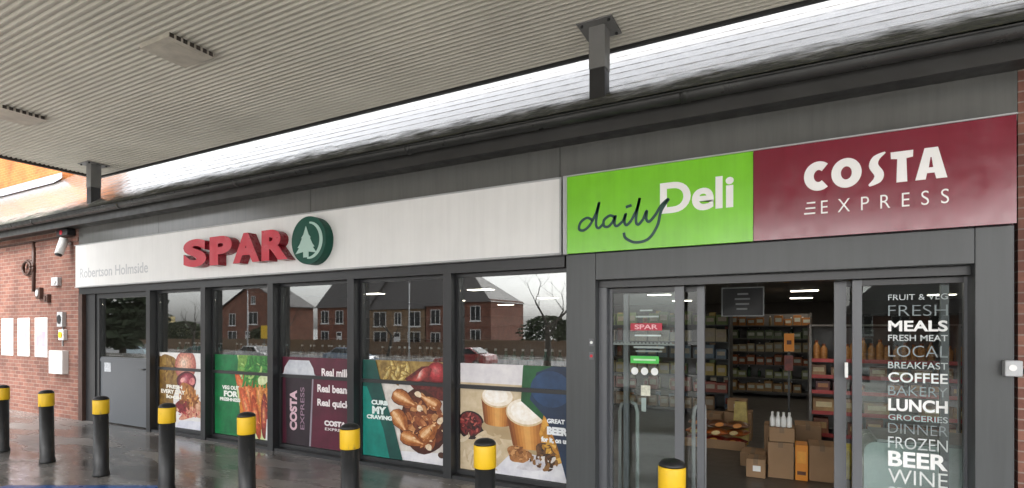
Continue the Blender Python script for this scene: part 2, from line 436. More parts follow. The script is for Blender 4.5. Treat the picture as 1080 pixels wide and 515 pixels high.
# ------------------------------------------------------------------ shop building
FY = 5.0
B = thing('shop_building', 'single storey brick convenience shop with grey cladding, glazed front and wet tiled roof', 'shop', (-5, 5, 0))
mb = MB(); mb.box(-26, -11.58, FY, FY+.3, 0, 3.56, M['brick']); mb.box(-26, -11.58, FY-.012, FY, 3.30, 3.375, M['brick']); mb.build('brick_wall', B)
mb = MB(); mb.box(1.452, 9, FY, FY+.3, 0, 3.56, M['brick']); mb.build('brick_wall', B)
# grey cladding above the signs, in three sheets with fine joints
mb = MB()
for a, b in ((-11.577, -9.05), (-9.044, -5.6), (-5.594, -2.05), (-2.044, 1.449)): mb.box(a, b, FY, FY+.04, 3.17, 3.53, M['clad'])
mb.box(-11.577, -2.0, FY+.003, FY+.25, 2.316, 3.168, M['frame'])
mb.build('cladding', B)
# portal round the entrance
mb = MB()
PX0, PX1, PI0, PI1, PY = -1.942, 1.404, -1.64, 1.19, 4.9
mb.box(PX0, PI0, PY, FY+.22, 0, 2.42, M['portal']); mb.box(PI1, PX1, PY, FY+.22, 0, 2.42, M['portal'])
mb.box(PI0+.001, PI1-.001, PY, FY+.22, 2.16, 2.419, M['portal'])
mb.box(PX0, PX1, PY+.02, FY+.22, 2.421, 3.168, M['portal'])
mb.build('entrance_portal', B, bevel=.006)
# eaves
mb = MB(); mb.box(-26, 9, 4.72, 4.745, 3.5, 3.70, M['fascia']); mb.box(-26, 9, 4.746, 4.999, 3.53, 3.55, M['fascia']); mb.build('fascia_board', B)
mb = MB()
n = 12
def gut(x, r0=.066, r1=.058):
    o = [(x, 4.652+r0*cos(pi+pi*k/n), 3.675+r0*sin(pi+pi*k/n)) for k in range(n+1)]
    i = [(x, 4.652+r1*cos(2*pi-pi*k/n), 3.675+r1*sin(2*pi-pi*k/n)) for k in range(n+1)]
    return o+i
mb.loft([gut(-26), gut(9)], M['gutter'])
for k in range(12):
    x = -24+k*2.9; mb.loft([gut(x, .072, .06), gut(x+.07, .072, .06)], M['gutter'])
mb.tube([(-26, 4.585, 3.678), (9, 4.585, 3.678)], .008, M['gutter'], 8)
mb.build('gutter', B)
# roof: overlapping tile courses
TAN = .78
mb = MB()
yy = 4.62; zc = 3.715; k = 0
ang = math.atan(TAN); run = .27*cos(ang); rise = .27*sin(ang)
rnd = random.Random(3)
while yy < 9.4:
    x = -26+(.15 if k % 2 else 0)
    y1, z1 = yy+run+.003, zc+rise+.00234
    xs_ = []
    while x < 9:
        j = rnd.uniform(-.001, .001); j2 = rnd.uniform(-.0006, .0006)
        x1 = x+.2992
        v = []
        for s in range(5):
            u = s/4; h = .0012*sin(pi*u)+j
            v.append((x+(x1-x)*u, yy, zc+.0022+h))
        for s in range(5):
            u = s/4; h = .0012*sin(pi*u)+j2
            v.append((x+(x1-x)*u, y1, z1+h-.001))
        for s in range(5): v.append((v[s][0], yy+.004, v[s][2]-.004))
        mb.add(v, [(s, s+1, s+6, s+5) for s in range(4)]+[(s+10, s+11, s+1, s) for s in range(4)], M['roof'])
        x += .30
    yy += run; zc += rise; k += 1
RG = (yy, zc); RT = (7.2, 3.715+(7.2-4.62)*TAN)
mb.box(-26, 9, 4.66, 4.70, 3.69, 3.72, M['fascia'])
mb.add([(-26, 4.64, 3.69), (9, 4.64, 3.69), (9, RG[0], RG[1]-.02), (-26, RG[0], RG[1]-.02), (9, 21.3, 3.2), (-26, 21.3, 3.2)], [(0, 1, 2, 3), (3, 2, 4, 5)], M['fascia'])
mb.build('roof', B)
mb = MB(); mb.box(-40, -17.6, RT[0]-.02, RT[0]+9, RT[1]-.4, RT[1]+1.35, M['orangebrick']); mb.box(-40.1, -17.5, RT[0]-.1, RT[0]+9.1, RT[1]+1.351, RT[1]+1.45, M['plasticgrey']); mb.build('upper_wall', B)
mb = MB()
mb.add([(-26, RT[0]-.22, RT[1]-.13), (-17.5, RT[0]-.22, RT[1]-.13), (-17.5, RT[0]-.024, RT[1]+.05), (-26, RT[0]-.024, RT[1]+.05),
        (-26, RT[0]-.024, RT[1]+.2), (-17.5, RT[0]-.024, RT[1]+.2)], [(0, 1, 2, 3), (3, 2, 5, 4)], M['lead']); mb.build('flashing', B)
# windows: mullions at these left edges, glazing set back
ML = [-9.38, -7.925, -6.42, -4.93, -3.47, -1.97]
GY = 5.12; MW = .11
def frame_bits(mb, a, b, z0, z1, bar=None):
    mb.box(a, a+.035, GY-.03, GY+.05, z0, z1, M['frame']); mb.box(b-.035, b, GY-.03, GY+.05, z0, z1, M['frame'])
    mb.box(a+.036, b-.036, GY-.03, GY+.05, z1-.04, z1, M['frame']); mb.box(a+.036, b-.036, GY-.03, GY+.05, z0, z0+.05, M['frame'])
    if bar: mb.box(a+.036, b-.036, GY-.035, GY+.045, bar-.025, bar+.02, M['frame'])
WIN = []
for k in range(5):
    a, b = ML[k]+MW, ML[k+1]
    if k == 4: b = PX0
    mb = MB(); mb.box(ML[k], ML[k]+MW, 4.985, FY+.2, 0, 2.314, M['frame'])
    frame_bits(mb, a+.001, b-.001, .04, 2.314, 1.04)
    mb.box(a+.001, b-.001, 5.0, 5.2, 0, .038, M['frame'])
    wdw = mb.build('window', B)
    for za, zb in ((1.062, 2.272), (.092, 1.013)):
        c4 = [GY+.006+random.uniform(-.0035, .0035) for _ in range(4)]
        x0_, x1_ = a+.037, b-.037
        mb = MB(); fr_ = [(x0_, c4[0], za), (x1_, c4[1], za), (x1_, c4[1]+c4[2]-c4[0], zb), (x0_, c4[2], zb)]
        mb.add(fr_+[(p_[0], p_[1]+.006, p_[2]) for p_ in fr_], [(0, 1, 2, 3), (7, 6, 5, 4), (0, 4, 5, 1), (1, 5, 6, 2), (2, 6, 7, 3), (3, 7, 4, 0)], M['glass']); mb.build('pane', wdw)
    WIN.append((a+.037, b-.037))
# side door with grey lower panel
mb = MB()
mb.box(-11.575, -11.44, 4.99, 5.25, 0, 2.314, M['brown']); mb.box(-11.438, -11.12, 5.05, 5.2, 0, 2.314, M['frame'])
a, b = -11.118, -9.382
mb.box(a, a+.1, GY-.05, GY+.04, .02, 2.314, M['frame']); mb.box(b-.09, b, GY-.05, GY+.04, .02, 2.314, M['doorframe'])
mb.box(a+.101, b-.091, GY-.05, GY+.04, 2.23, 2.314, M['frame'])
mb.box(a+.101, b-.091, GY-.03, GY+.03, .02, 1.18, M['panel']); mb.box(a+.101, b-.091, GY-.04, GY-.031, 1.10, 1.15, M['panel'])
sd = mb.build('side_door', B)
mb = MB(); mb.box(a+.102, b-.092, GY, GY+.006, 1.181, 2.229, M['glass']); mb.build('pane', sd)
mb = MB(); mb.box(a+.24, a+.45, GY-.034, GY-.0301, .92, 1.08, pr('#c9ccd0', '#9fa5ab', 30)); mb.build('notice', sd)
mb = MB(); mb.tube([(b-.2, GY-.03, 1.0), (b-.2, GY-.07, 1.0), (b-.32, GY-.07, 1.0)], .01, M['steel'], 8); mb.build('handle', sd)

# entrance: fixed side screens and two sliding leaves, track head
DY = 5.1
mb = MB(); mb.box(PI0+.002, PI1-.002, 4.99, 5.2, 2.09, 2.158, M['frame'])
mb.box(-1.638, -1.56, 5.0, 5.2, 0, 2.088, M['doorframe']); mb.box(1.192, 1.238, 5.0, 5.2, 0, 2.088, M['frame'])
mb.build('door_frame', B)
def leaf(name, x0, x1, y, st=(.05, .08), fm='doorframe'):
    mb = MB()
    mb.box(x0, x0+st[0], y-.025, y+.025, .01, 2.085, M[fm]); mb.box(x1-st[1], x1, y-.025, y+.025, .01, 2.085, M[fm])
    mb.box(x0+st[0]+.001, x1-st[1]-.001, y-.025, y+.025, 2.04, 2.085, M['frame']); mb.box(x0+st[0]+.001, x1-st[1]-.001, y-.025, y+.025, .01, .09, M[fm])
    o = mb.build(name, B)
    mb = MB(); mb.box(x0+st[0], x1-st[1], y-.003, y+.003, .09, 2.04, M['doorglass']); mb.build('pane', o)
    return o
lf = leaf('glass_screen', -1.556, -.85, DY, (.03, .08))
rf = leaf('glass_screen', .465, 1.20, DY, (.065, .03))
sl1 = leaf('sliding_door', -1.44, -.68, DY+.09, (.05, .065))
sl2 = leaf('sliding_door', .345, 1.10, DY+.09, (.085, .05))
# door stickers on the left screen
W = pr('#e8ebe8', None)
def stick(fn, nm='sticker'):
    mb = MB(); fn(mb); mb.build(nm, lf)
sy = DY-.0062
def s1(mb):
    mb.box(-1.35, -1.05, sy, sy+.003, 1.675, 1.745, pr('#b3213a')); 
    put_text(mb, "SPAR", -1.31, -1.09, 1.687, 1.733, sy-.001, pr('#e9b4ba'), .02, .0009)
stick(s1)
for (xa, xb, za, zb_, hc) in ((-1.26, -1.14, 1.86, 1.875, '#a9b6b2'), (-1.30, -1.08, 1.80, 1.815, '#a9b6b2'), (-1.31, -1.06, 1.62, 1.635, '#c9d6d2'), (-1.32, -1.03, 1.505, 1.525, '#8f9c98'), (-1.30, -1.05, 1.47, 1.485, '#7f8c88')):
    stick(lambda mb: mb.box(xa, xb, sy, sy+.003, za, zb_, pr(hc)))
def s3(mb):
    mb.box(-1.35, -1.08, sy, sy+.003, 1.36, 1.43, pr('#46c04a')); mb.box(-1.32, -1.11, sy-.001, sy-.0001, 1.387, 1.403, pr('#bfe8bd'))
stick(s3)
for xx in (-1.31, -1.215, -1.12):
    def s4(mb, xx=xx): mb.prism(ell(xx, 1.285, .034, .036), sy, sy+.003, W)
    stick(s4)
def s5(mb):
    mb.box(-1.25, -1.16, sy, sy+.003, 1.05, 1.15, pr('#dcdccb', '#b8b8a6', 40)); mb.box(-1.245, -1.20, sy, sy+.003, .90, 1.03, pr('#93a29d'))
stick(s5, 'notice')
mb = MB()
mb.box(-1.53, -.935, sy+.001, sy+.003, 1.535, 1.55, pr('#6f7a76'))
for k in range(16): mb.box(-1.52+k*.036, -1.50+k*.036, sy, sy+.0009, 1.55, 1.563, pr('#6f7a76'))
mb.build('manifestation_band', lf)
# words on the right screen
ty = DY-.0062
LINES = [("FRUIT & VEG", 1.94, .045, .0, '#b9c2c2'), ("FRESH", 1.836, .085, -.014, '#7e8a8c'), ("MEALS", 1.715, .085, .028, '#f4f6f4'),
         ("FRESH MEAT", 1.622, .048, .006, '#c9d0d0'), ("LOCAL", 1.518, .088, -.012, '#8b9698'), ("BREAKFAST", 1.408, .052, .004, '#bcc5c5'),
         ("COFFEE", 1.312, .078, .012, '#eef1ef'), ("BAKERY", 1.208, .072, -.01, '#8d989a'), ("LUNCH", 1.096, .096, .03, '#f6f8f6'),
         ("GROCERIES", .998, .046, .004, '#b4bebe'), ("DINNER", .912, .075, -.014, '#8a9597'), ("FROZEN", .800, .090, -.006, '#c7cfcf'),
         ("BEER", .672, .120, .03, '#f8faf8'), ("WINE", .535, .110, -.006, '#dfe4e2'), ("SPIRITS", .41, .08, .01, '#c7cfcf'), ("MILK", .28, .11, .02, '#f0f2f0')]
for s, z, h, of, c in LINES:
    mb = MB(); put_text(mb, s, .706, 1.078, z-h/2, z+h/2, ty, pr(c), of, .003); mb.build('lettering', rf)
mb = MB(); mb.box(.41, .432, DY-.06, DY-.0, 1.30, 1.42, M['plasticwhite']); mb.build('handle', sl2)
mb = MB(); mb.tube([(-1.52, 5.32, .03), (-1.52, 5.32, .85), (-1.50, 5.32, .93), (-1.42, 5.32, .96), (-1.36, 5.32, .93), (-1.34, 5.32, .85), (-1.34, 5.32, .03)], .018, M['plasticgrey'], 10); mb.build('guard_rail', B)
mb = MB(); mb.tube([(-.80, 5.32, .03), (-.80, 5.32, .85), (-.79, 5.32, .93), (-.76, 5.42, .96), (-.73, 5.52, .93), (-.73, 5.55, .85), (-.73, 5.55, .03)], .018, M['plasticgrey'], 10); mb.build('guard_rail', B)
# shop interior shell
mb = MB(); mb.box(-26, 9, 5.3, 21, -.02, .006, M['intile']); mb.build('shop_floor', B)
mb = MB(); mb.box(-12, 6, 5.26, 21, 2.6, 2.66, M['ceilw']); mb.build('ceiling', B)
mb = MB(); mb.box(-12.2, -12, 5.31, 21, .007, 2.66, M['inwall']); mb.box(6, 6.2, 5.31, 21, .007, 2.66, M['inwall']); mb.box(-11.999, 5.999, 20.8, 21, .007, 2.599, M['inwall']); mb.build('inner_wall', B)

# ------------------------------------------------------------------ signs
sg = thing('fascia_sign', 'long white fascia sign with raised red lettering and round green emblem', 'sign', (-6.75, 4.95, 2.44))
mb = MB(); mb.box(-11.53, -2.02, 4.93, 4.998, 2.45, 3.19, M['white']); mb.build('board', sg)
mb = MB(); mb.box(-11.54, -2.012, 4.92, 4.999, 3.1905, 3.205, M['plasticgrey']); mb.box(-11.54, -2.012, 4.92, 4.999, 2.43, 2.449, M['plasticgrey'])
mb.box(-2.0195, -2.0, 4.92, 4.999, 2.43, 3.205, M['plasticgrey']); mb.build('trim', sg)
mb = MB()
for ch, a, b in (("S", -8.05, -7.50), ("P", -7.42, -6.92), ("A", -6.90, -6.34), ("R", -6.30, -5.79)):
    put_text(mb, ch, a, b, 2.60, 3.01, 4.80, M['red'], .055, .129, side=M['darkred'])
mb.build('raised_lettering', sg)
mb = MB()
mb.prism(ell(-5.41, 2.815, .305, .305, n=48), 4.80, 4.929, M['emgreen']); em = mb.build('emblem', sg)
mb = MB()
# pale arc and tree of the round emblem
arc = [(-5.41+.225*cos(a), 2.815+.225*sin(a)) for a in [R(-95+k*12) for k in range(16)]]
put_ribbon(mb, arc, [.02+.035*sin(pi*k/15) for k in range(16)], 4.7985, .0012, M['emmint'])
T0 = (-5.45, 2.80)
tree = [(0, .20), (.05, .09), (.09, .05), (.075, .045), (.12, -.03), (.16, -.07), (.13, -.075), (.20, -.15), (.06, -.13), (.05, -.13), (.05, -.20), (-.05, -.20), (-.05, -.13), (-.06, -.13), (-.20, -.15), (-.13, -.075), (-.16, -.07), (-.12, -.03), (-.075, .045), (-.09, .05), (-.05, .09)]
mb.prism([(T0[0]+a*.95, T0[1]+b) for a, b in tree], 4.796, 4.7982, M['emmint'])
mb.build('tree_symbol', em)
mb = MB(); put_text(mb, "Robertson Holmside", -11.38, -9.22, 2.60, 2.775, 4.9285, M['faint'], .012, .0012); mb.build('lettering', sg)

gs_ = thing('deli_sign', 'lime green deli sign panel left of the maroon sign over the entrance', 'sign', (-1.09, 4.88, 2.42))
mb = MB(); mb.box(-1.915, -.256, 4.86, 4.899, 2.425, 3.175, M['green']); mb.build('board', gs_)
mb = MB(); mb.box(-1.955, -1.916, 4.85, 4.8985, 2.42, 3.18, M['plasticgrey']); mb.build('trim', gs_)
mb = MB(); put_text(mb, "Deli", -1.02, -.405, 2.722, 3.0, 4.8585, M['offwhite'], .03, .0012); mb.build('lettering', gs_)
mb = MB()
# handwriting, in sign metres: strokes of the word daily
def sc(pts): return [(-1.80+p[0]*.90, 2.64+p[1]*.90) for p in pts]
dk = M['deepgreen']; st = []
st.append([(.16, .10), (.10, .13), (.03, .09), (.01, .02), (.06, .0), (.13, .05), (.20, .17), (.235, .28), (.21, .16), (.20, .05), (.23, .01), (.29, .06)])
st.append([(.40, .11), (.35, .13), (.29, .09), (.285, .03), (.33, .015), (.38, .06), (.41, .12), (.40, .04), (.43, .015), (.49, .06)])
st.append([(.49, .06), (.52, .13), (.505, .05), (.53, .015), (.58, .06)])
st.append([(.52, .20), (.58, .215)])
st.append([(.58, .06), (.64, .18), (.665, .28), (.64, .17), (.625, .05), (.65, .01), (.70, .06)])
st.append([(.70, .06), (.735, .14), (.73, .06), (.76, .03), (.82, .09), (.88, .18), (.95, .235), (.88, .13), (.84, -.02), (.75, -.145), (.62, -.17), (.52, -.12), (.50, -.06)])
for k, s in enumerate(st): put_ribbon(mb, sc(s), .026, 4.8582-.0003*k, .0012, dk)
mb.build('script_lettering', gs_)

cs = thing('coffee_sign', 'maroon coffee sign panel with white lettering over the right of the entrance', 'sign', (.57, 4.88, 2.42))
mb = MB(); mb.box(-.252, 1.404, 4.86, 4.899, 2.425, 3.175, M['maroon']); mb.build('board', cs)
mb = MB(); mb.box(-1.955, 1.41, 4.85, 4.899, 3.1765, 3.187, M['plasticgrey']); mb.build('trim', cs)
mb = MB(); y0, dp = 4.8585, .0012; Wt = M['offwhite']
zb, zt = 2.79, 3.02; zm = (zb+zt)/2; hr = (zt-zb)/2
cx = .118+.1
put_ribbon(mb, [(cx+(.1-.033)*cos(a), zm+(hr-.033)*sin(a)) for a in [R(50+k*(260/14)) for k in range(15)]], .068, y0, dp, Wt)
cx = .405; NO = 48
ring = [(cx+rx*cos(2*pi*k/NO), yv, zm+rz*sin(2*pi*k/NO)) for yv in (y0, y0+dp) for rx, rz in ((.1, hr), (.036, hr-.064)) for k in range(NO)]
mb.add(ring, [(k, (k+1) % NO, NO+(k+1) % NO, NO+k) for k in range(NO)]+[(k, 2*NO+k, 2*NO+(k+1) % NO, (k+1) % NO) for k in range(NO)]+[(NO+k, NO+(k+1) % NO, 3*NO+(k+1) % NO, 3*NO+k) for k in range(NO)], Wt)
put_ribbon(mb, [(.655, zt+.008), (.598, zt-.03), (.582, zm+.03), (.615, zm-.035), (.605, zb+.035), (.552, zb-.004)], [.010, .048, .060, .062, .056, .014], y0, dp, Wt)
mb.prism([(.688, zt), (.826, zt), (.824, zt-.05), (.785, zt-.056), (.790, zb), (.724, zb), (.729, zt-.056), (.690, zt-.05)], y0, y0+dp, Wt)
A = [(.838, zb), (.893, zt), (.972, zt), (1.026, zb), (.962, zb), (.952, zb+.045), (.908, zb+.045), (.900, zb)]
mb.prism(A, y0, y0+dp, Wt)
mb.prism([(.918, zb+.085), (.944, zb+.085), (.934, zt-.07), (.928, zt-.07)], y0-.0008, y0-.0001, M['maroon'])
mb.build('lettering', cs); mb = MB()
for k, xx in enumerate((.118, .127, .136)): mb.box(xx, .196, y0, y0+dp, 2.608+k*.042, 2.62+k*.042, Wt)
put_text(mb, "EXPRESS", .235, 1.035, 2.603, 2.708, y0, Wt, -.006, dp, spacing=2.0)
mb.build('lettering', cs)

# ------------------------------------------------------------------ window graphics
def poster(k, label, fn):
    a, b = WIN[k]; a += .004; b -= .004; z0, z1 = .096, 1.30
    o = thing('window_poster', label, 'poster', ((a+b)/2, GY-.003, .096))
    mb = MB(); st = [GY-.0045]
    W_, H_ = b-a, z1-z0
    def clip(p): return [(a+min(1, max(0, u))*W_, z0+min(1, max(0, v))*H_) for u, v in p]
    def P(p, mat):
        st[0] -= .00005; mb.prism(clip(p), st[0], st[0]+.00003, mat)
    def E(cx, cz, rx, rz, mat, rot=0, wob=0, seed=0): P(ell(cx, cz, rx, rz, rot, 26, wob, seed), mat)
    def SC(n, seed, cx, cz, rx, rz, size, pal, thin=.5):
        r_ = random.Random(seed)
        for q in range(n):
            a_, d_ = r_.uniform(0, 2*pi), math.sqrt(r_.random()); sz = size*r_.uniform(.5, 1.3)
            P(ell(cx+rx*d_*cos(a_), cz+rz*d_*sin(a_), sz, sz*thin*r_.uniform(.6, 1.2), r_.uniform(0, pi), 9, .25, q), pal[q % len(pal)])
    P.SC = SC
    def BL(cx, cz, rx, rz, rot, cols_, wob=.05, seed=0, off=(-.22, .25), n=7):
        for q in range(n):
            t_ = q/(n-1); u_ = t_*(len(cols_)-1); a_ = min(int(u_), len(cols_)-2); f_ = u_-a_
            c0, c1 = [[int(cols_[a_+e][1+2*w_:3+2*w_], 16) for w_ in range(3)] for e in (0, 1)]
            hx = '#%02x%02x%02x' % tuple(int(c0[w_]*(1-f_)+c1[w_]*f_) for w_ in range(3))
            k_ = 1-.82*t_
            hd = '#%02x%02x%02x' % tuple(int(.74*int(hx[1+2*w_:3+2*w_], 16)) for w_ in range(3))
            E(cx+off[0]*rx*(1-k_), cz+off[1]*rz*(1-k_), rx*k_, rz*k_, pr(hx, hd if wob > .035 else None, 22), rot+.12*q*(wob > .05), wob*(1+1.2*t_), seed)
    P.BL = BL
    def T(s, x0, x1, z0_, z1_, mat, of=.03, rot=0, target=None):
        st[0] -= .0002; q_ = MB(); tx.append(q_); put_text(q_, s, a+x0*W_, a+x1*W_, z0+z0_*H_, z0+z1_*H_, st[0], mat, of, .0002, rot=rot)
    tx = []
    mb.box(a, b, GY-.0028, GY-.0005, z0, 1.30, M['plasticgrey'])
    fn(P, E, T)
    mb.build('printed_sheet', o)
    for q_ in tx: q_.build('lettering', o)
    return o
full = [(0, 0), (1, 0), (1, 1), (0, 1)]
def food1(P, E, T):
    P(full, pr('#e6e4e2', '#d2d0d0', 6))
    P([(0, 0), (.34, 0), (.30, .4), (.42, .62), (.30, .82), (.22, .93), (0, .95)], pr('#8a6a2c', '#5a3f1c', 9))
    E(.20, .78, .22, .20, pr('#9a7a3a', '#6b4a22', 8), 0, .1, 3)
    P.BL(.56, .83, .23, .20, .4, ['#b8685c', '#d9907c', '#e8b49a', '#f4d8c4'], .04, 1)
    P.BL(.58, .62, .20, .14, 0, ['#4a0c1c', '#8a2034', '#b0485a', '#d98c94'], .06, 2)
    E(.50, .64, .05, .03, pr('#e9a9a4'), .4); E(.70, .63, .06, .05, pr('#d98c88', '#b05a60', 20), .4, .1)
    E(.64, .40, .24, .17, pr('#b9773a', '#7e4a1c', 14), -.5, .16, 4)
    E(.72, .30, .18, .11, pr('#a25d2e', '#6a3512', 16), .3, .2, 5)
    E(.48, .28, .16, .09, pr('#8e1c2a', '#4a0d16', 14), .2, .2, 6)
    E(.66, .20, .22, .06, pr('#d3a184', '#a83a3a', 14), .25, .2, 9)
    E(.86, .26, .10, .10, pr('#d8b094', '#b57a5c', 14), 0, .25, 7)
    P([(.35, .0), (1, .0), (1, .12), (.45, .10)], pr('#dcdde6', '#c3c6d4', 5))
    SC = P.SC
    SC(40, 1, .64, .40, .20, .13, .035, [pr('#c98a4a'), pr('#8a5426'), pr('#d9a768'), pr('#6e3c18')])
    SC(26, 2, .60, .22, .24, .07, .03, [pr('#b03a3a'), pr('#e0b494'), pr('#7a1c22'), pr('#d9877a')])
    SC(22, 3, .18, .78, .14, .16, .035, [pr('#a98648'), pr('#6e4a20'), pr('#84602e')])
    w_ = pr('#f2efe4')
    T("FRESH", .16, .50, .515, .565, w_, .05); T("EVERY DAY", .04, .56, .445, .50, w_, .05); T("local", .16, .48, .38, .435, w_, .04)
def food2(P, E, T):
    P(full, pr('#d4dcae', '#b9c98a', 6))
    P([(0, 0), (.50, 0), (.46, .3), (.38, .6), (.45, .8), (.40, 1), (0, 1)], pr('#0b7a43', '#075c33', 4))
    P([(.40, .75), (.42, 1), (.95, 1), (.80, .86), (.6, .78)], pr('#7fa84e', '#4d7a2c', 16))
    P([(.42, .7), (1, .75), (1, .12), (.46, .12)], pr('#d88a2c', '#b3601c', 14))
    for k, (x, z, ro, c1, c2) in enumerate([(.50, .56, .5, '#ee8448', '#d85e2a'), (.60, .52, .3, '#f08a4a', '#cf5a28'), (.68, .44, .15, '#e2703c', '#bb4a22'), (.56, .36, .35, '#ee7d4e', '#cf5a34'),
                                     (.78, .52, .05, '#e89a4c', '#c9702c'), (.88, .46, -.1, '#d9863a', '#b05c20'), (.72, .26, .2, '#d9643a', '#a8401e'), (.86, .28, 0, '#b04a3c', '#7e2c28')]):
        P.BL(x, z, .06, .27, ro, [c2, c1, '#f4b07a'], .04, k, (-.3, .1), 5)
    for k in range(9):
        x = .48+.06*k; P([(x, .60+.02*(k % 3)), (x+.04, .62), (x+.20-.02*k, 1), (x+.10-.02*k, .99)], pr('#2c7a2e' if k % 2 else '#4b9a44', '#1f5a22', 20))
    P.SC(30, 5, .72, .42, .24, .26, .02, [pr('#f29a5c'), pr('#d2602c'), pr('#e98a4e'), pr('#b84e22'), pr('#f2b078')], .3)
    P.SC(46, 6, .70, .80, .26, .15, .05, [pr('#3c8a38'), pr('#6fae52'), pr('#2a6a2a'), pr('#a8c878')], .25)
    E(.85, .72, .10, .06, pr('#dfe6bf', '#b8c88c', 12), .5, .1, 3)
    P([(.46, 0), (.56, 0), (.54, .2), (.47, .2)], pr('#e9ede2')); P([(.88, 0), (1, 0), (1, .3), (.90, .25)], pr('#e6e9e8'))
    w_ = pr('#f2f5ee')
    T("VEG OUT", .14, .44, .565, .615, w_, .05); T("FOR", .17, .42, .475, .55, w_, .06); T("FRESHNESS", .10, .46, .42, .465, w_, .05)
def coffee(P, E, T):
    P(full, pr('#5b1730', '#481125', 3))
    P([(0, 0), (.22, 0), (.24, .5), (.16, .9), (0, .9)], pr('#4a1228', '#3a0d1f', 3))
    P([(.06, .0), (.40, .0), (.44, .80), (.04, .80)], pr('#2b1a26', '#1d1119', 4))
    P([(.01, .80), (.48, .80), (.46, .88), (.40, .965), (.10, .965), (.03, .88)], pr('#d9dce0', '#b6bac4', 5))
    P([(.00, .775), (.49, .775), (.49, .81), (.00, .81)], pr('#c9cdd4', '#aab0ba', 5))
    P([(.40, 0), (.425, 0), (.465, .775), (.445, .775)], pr('#8f8a94'))
    w_ = pr('#efe9ea')
    T("COSTA", .11, .22, .16, .62, pr('#d9b7c2'), .05, 90); T("EXPRESS", .27, .33, .18, .66, pr('#94788a'), .01, 90)
    T("Real milk", .58, .97, .80, .885, w_, .035); T("Real beans", .52, .97, .62, .705, w_, .035); T("Real quick", .52, .97, .445, .545, w_, .035)
    T("COSTA", .62, .92, .255, .315, w_, .06); T("EXPRESS", .63, .92, .205, .235, w_, .01)
def chicken(P, E, T):
    P(full, pr('#ddd8d2', '#bdb6b0', 7))
    P([(.0, .0), (1, 0), (1, .12), (0, .06)], pr('#e3e2e6', '#cfcfd6', 6))
    P([(.22, .78), (.95, .78), (1, 1), (.15, 1)], pr('#a58a4a', '#6e5426', 10))
    for k in range(16):
        P.BL(.28+.30*((k*7) % 16)/16, .80+.16*((k*5) % 16)/16, .09, .028, .4+k*.5, ['#8a6a2c', '#d9bc6a', '#f0deA0'.lower()], .05, k, n=4)
    P([(.52, .82), (.72, .95), (1, .98), (1, .62), (.70, .66)], pr('#6e2420', '#3a100e', 16))
    P.BL(.90, .90, .12, .10, 0, ['#8a1c24', '#c43a40', '#dc7a78'], .04, 1)
    P.BL(.72, .86, .13, .05, .4, ['#7a2420', '#c9544c', '#ecd0c4'], .15, 2)
    ch = ['#6a3014', '#9a5228', '#bd7a48', '#d9a274', '#ecc8a4']
    P.BL(.72, .40, .27, .31, .2, ['#4a1e10', '#6e361c', '#8a4a2a'], .10, 5)
    P.SC(40, 21, .74, .42, .22, .26, .06, [pr('#9a5a34', '#7a3e20'), pr('#b5764a', '#925428'), pr('#6a3018', '#4a1e0e'), pr('#c58e5e', '#a06a3c')], .6)
    def drum(x, z, L_, ro, k):
        c_, s_ = cos(ro), sin(ro)
        q = lambda u, v: (x+(u*c_-v*s_)*L_*.8, z+(u*s_+v*c_)*L_*.62)
        for sc_, hx, hy in ((1.1, '#4a1e0c', '#32120a'), (1.0, '#a2602f', '#7e421c'), (.78, '#bd7c46', '#9a5a2a'), (.52, '#d29a64', '#b87a44'), (.28, '#e6c096', '#cf9c68')):
            top = [q(.05*(1-sc_)+u, v*sc_) for u, v in ((-.42, .02), (-.36, .2), (-.2, .29), (0, .29), (.2, .2), (.42, .09), (.62, .05))]
            bot = [q(.05*(1-sc_)+u, v*sc_) for u, v in ((.62, -.05), (.42, -.09), (.2, -.2), (0, -.28), (-.2, -.28), (-.36, -.2))]
            if sc_ < 1: top = [((a_[0]-x)*.82+x-.02, (a_[1]-z)*.82+z+.012) for a_ in top]; bot = [((a_[0]-x)*.82+x-.02, (a_[1]-z)*.82+z+.012) for a_ in bot]
            P(top+bot, pr(hx, hy, 24))
        P(ell(*q(.68, 0), .04, .03, ro, 12, .15, k), pr('#ead9c0', '#cdb393', 20))
    drum(.50, .62, .42, -.5, 1); drum(.84, .60, .34, 2.6, 2); drum(.46, .40, .44, -1.0, 3); drum(.80, .30, .40, .9, 4); drum(.60, .22, .40, -.35, 5)
    P.SC(36, 8, .78, .40, .20, .26, .016, [pr('#d9a070'), pr('#4a2010'), pr('#c08454'), pr('#e9c8a0')])
    E(.95, .10, .04, .03, pr('#4a2a1c'), 0)
    P([(0, 0), (.50, 0), (.46, .12), (.40, .32), (.28, .62), (.16, 1), (0, 1)], pr('#0a5148', '#083c38', 3))
    P([(.0, .0), (.34, .0), (.26, .3), (.05, .72), (0, .72)], pr('#0f8a7c', '#0b6e64', 3))
    w_ = pr('#e6f1ee')
    T("CURB", .11, .32, .535, .585, w_, .06); T("MY", .12, .30, .44, .52, w_, .06); T("CRAVING", .05, .37, .385, .43, w_, .06)
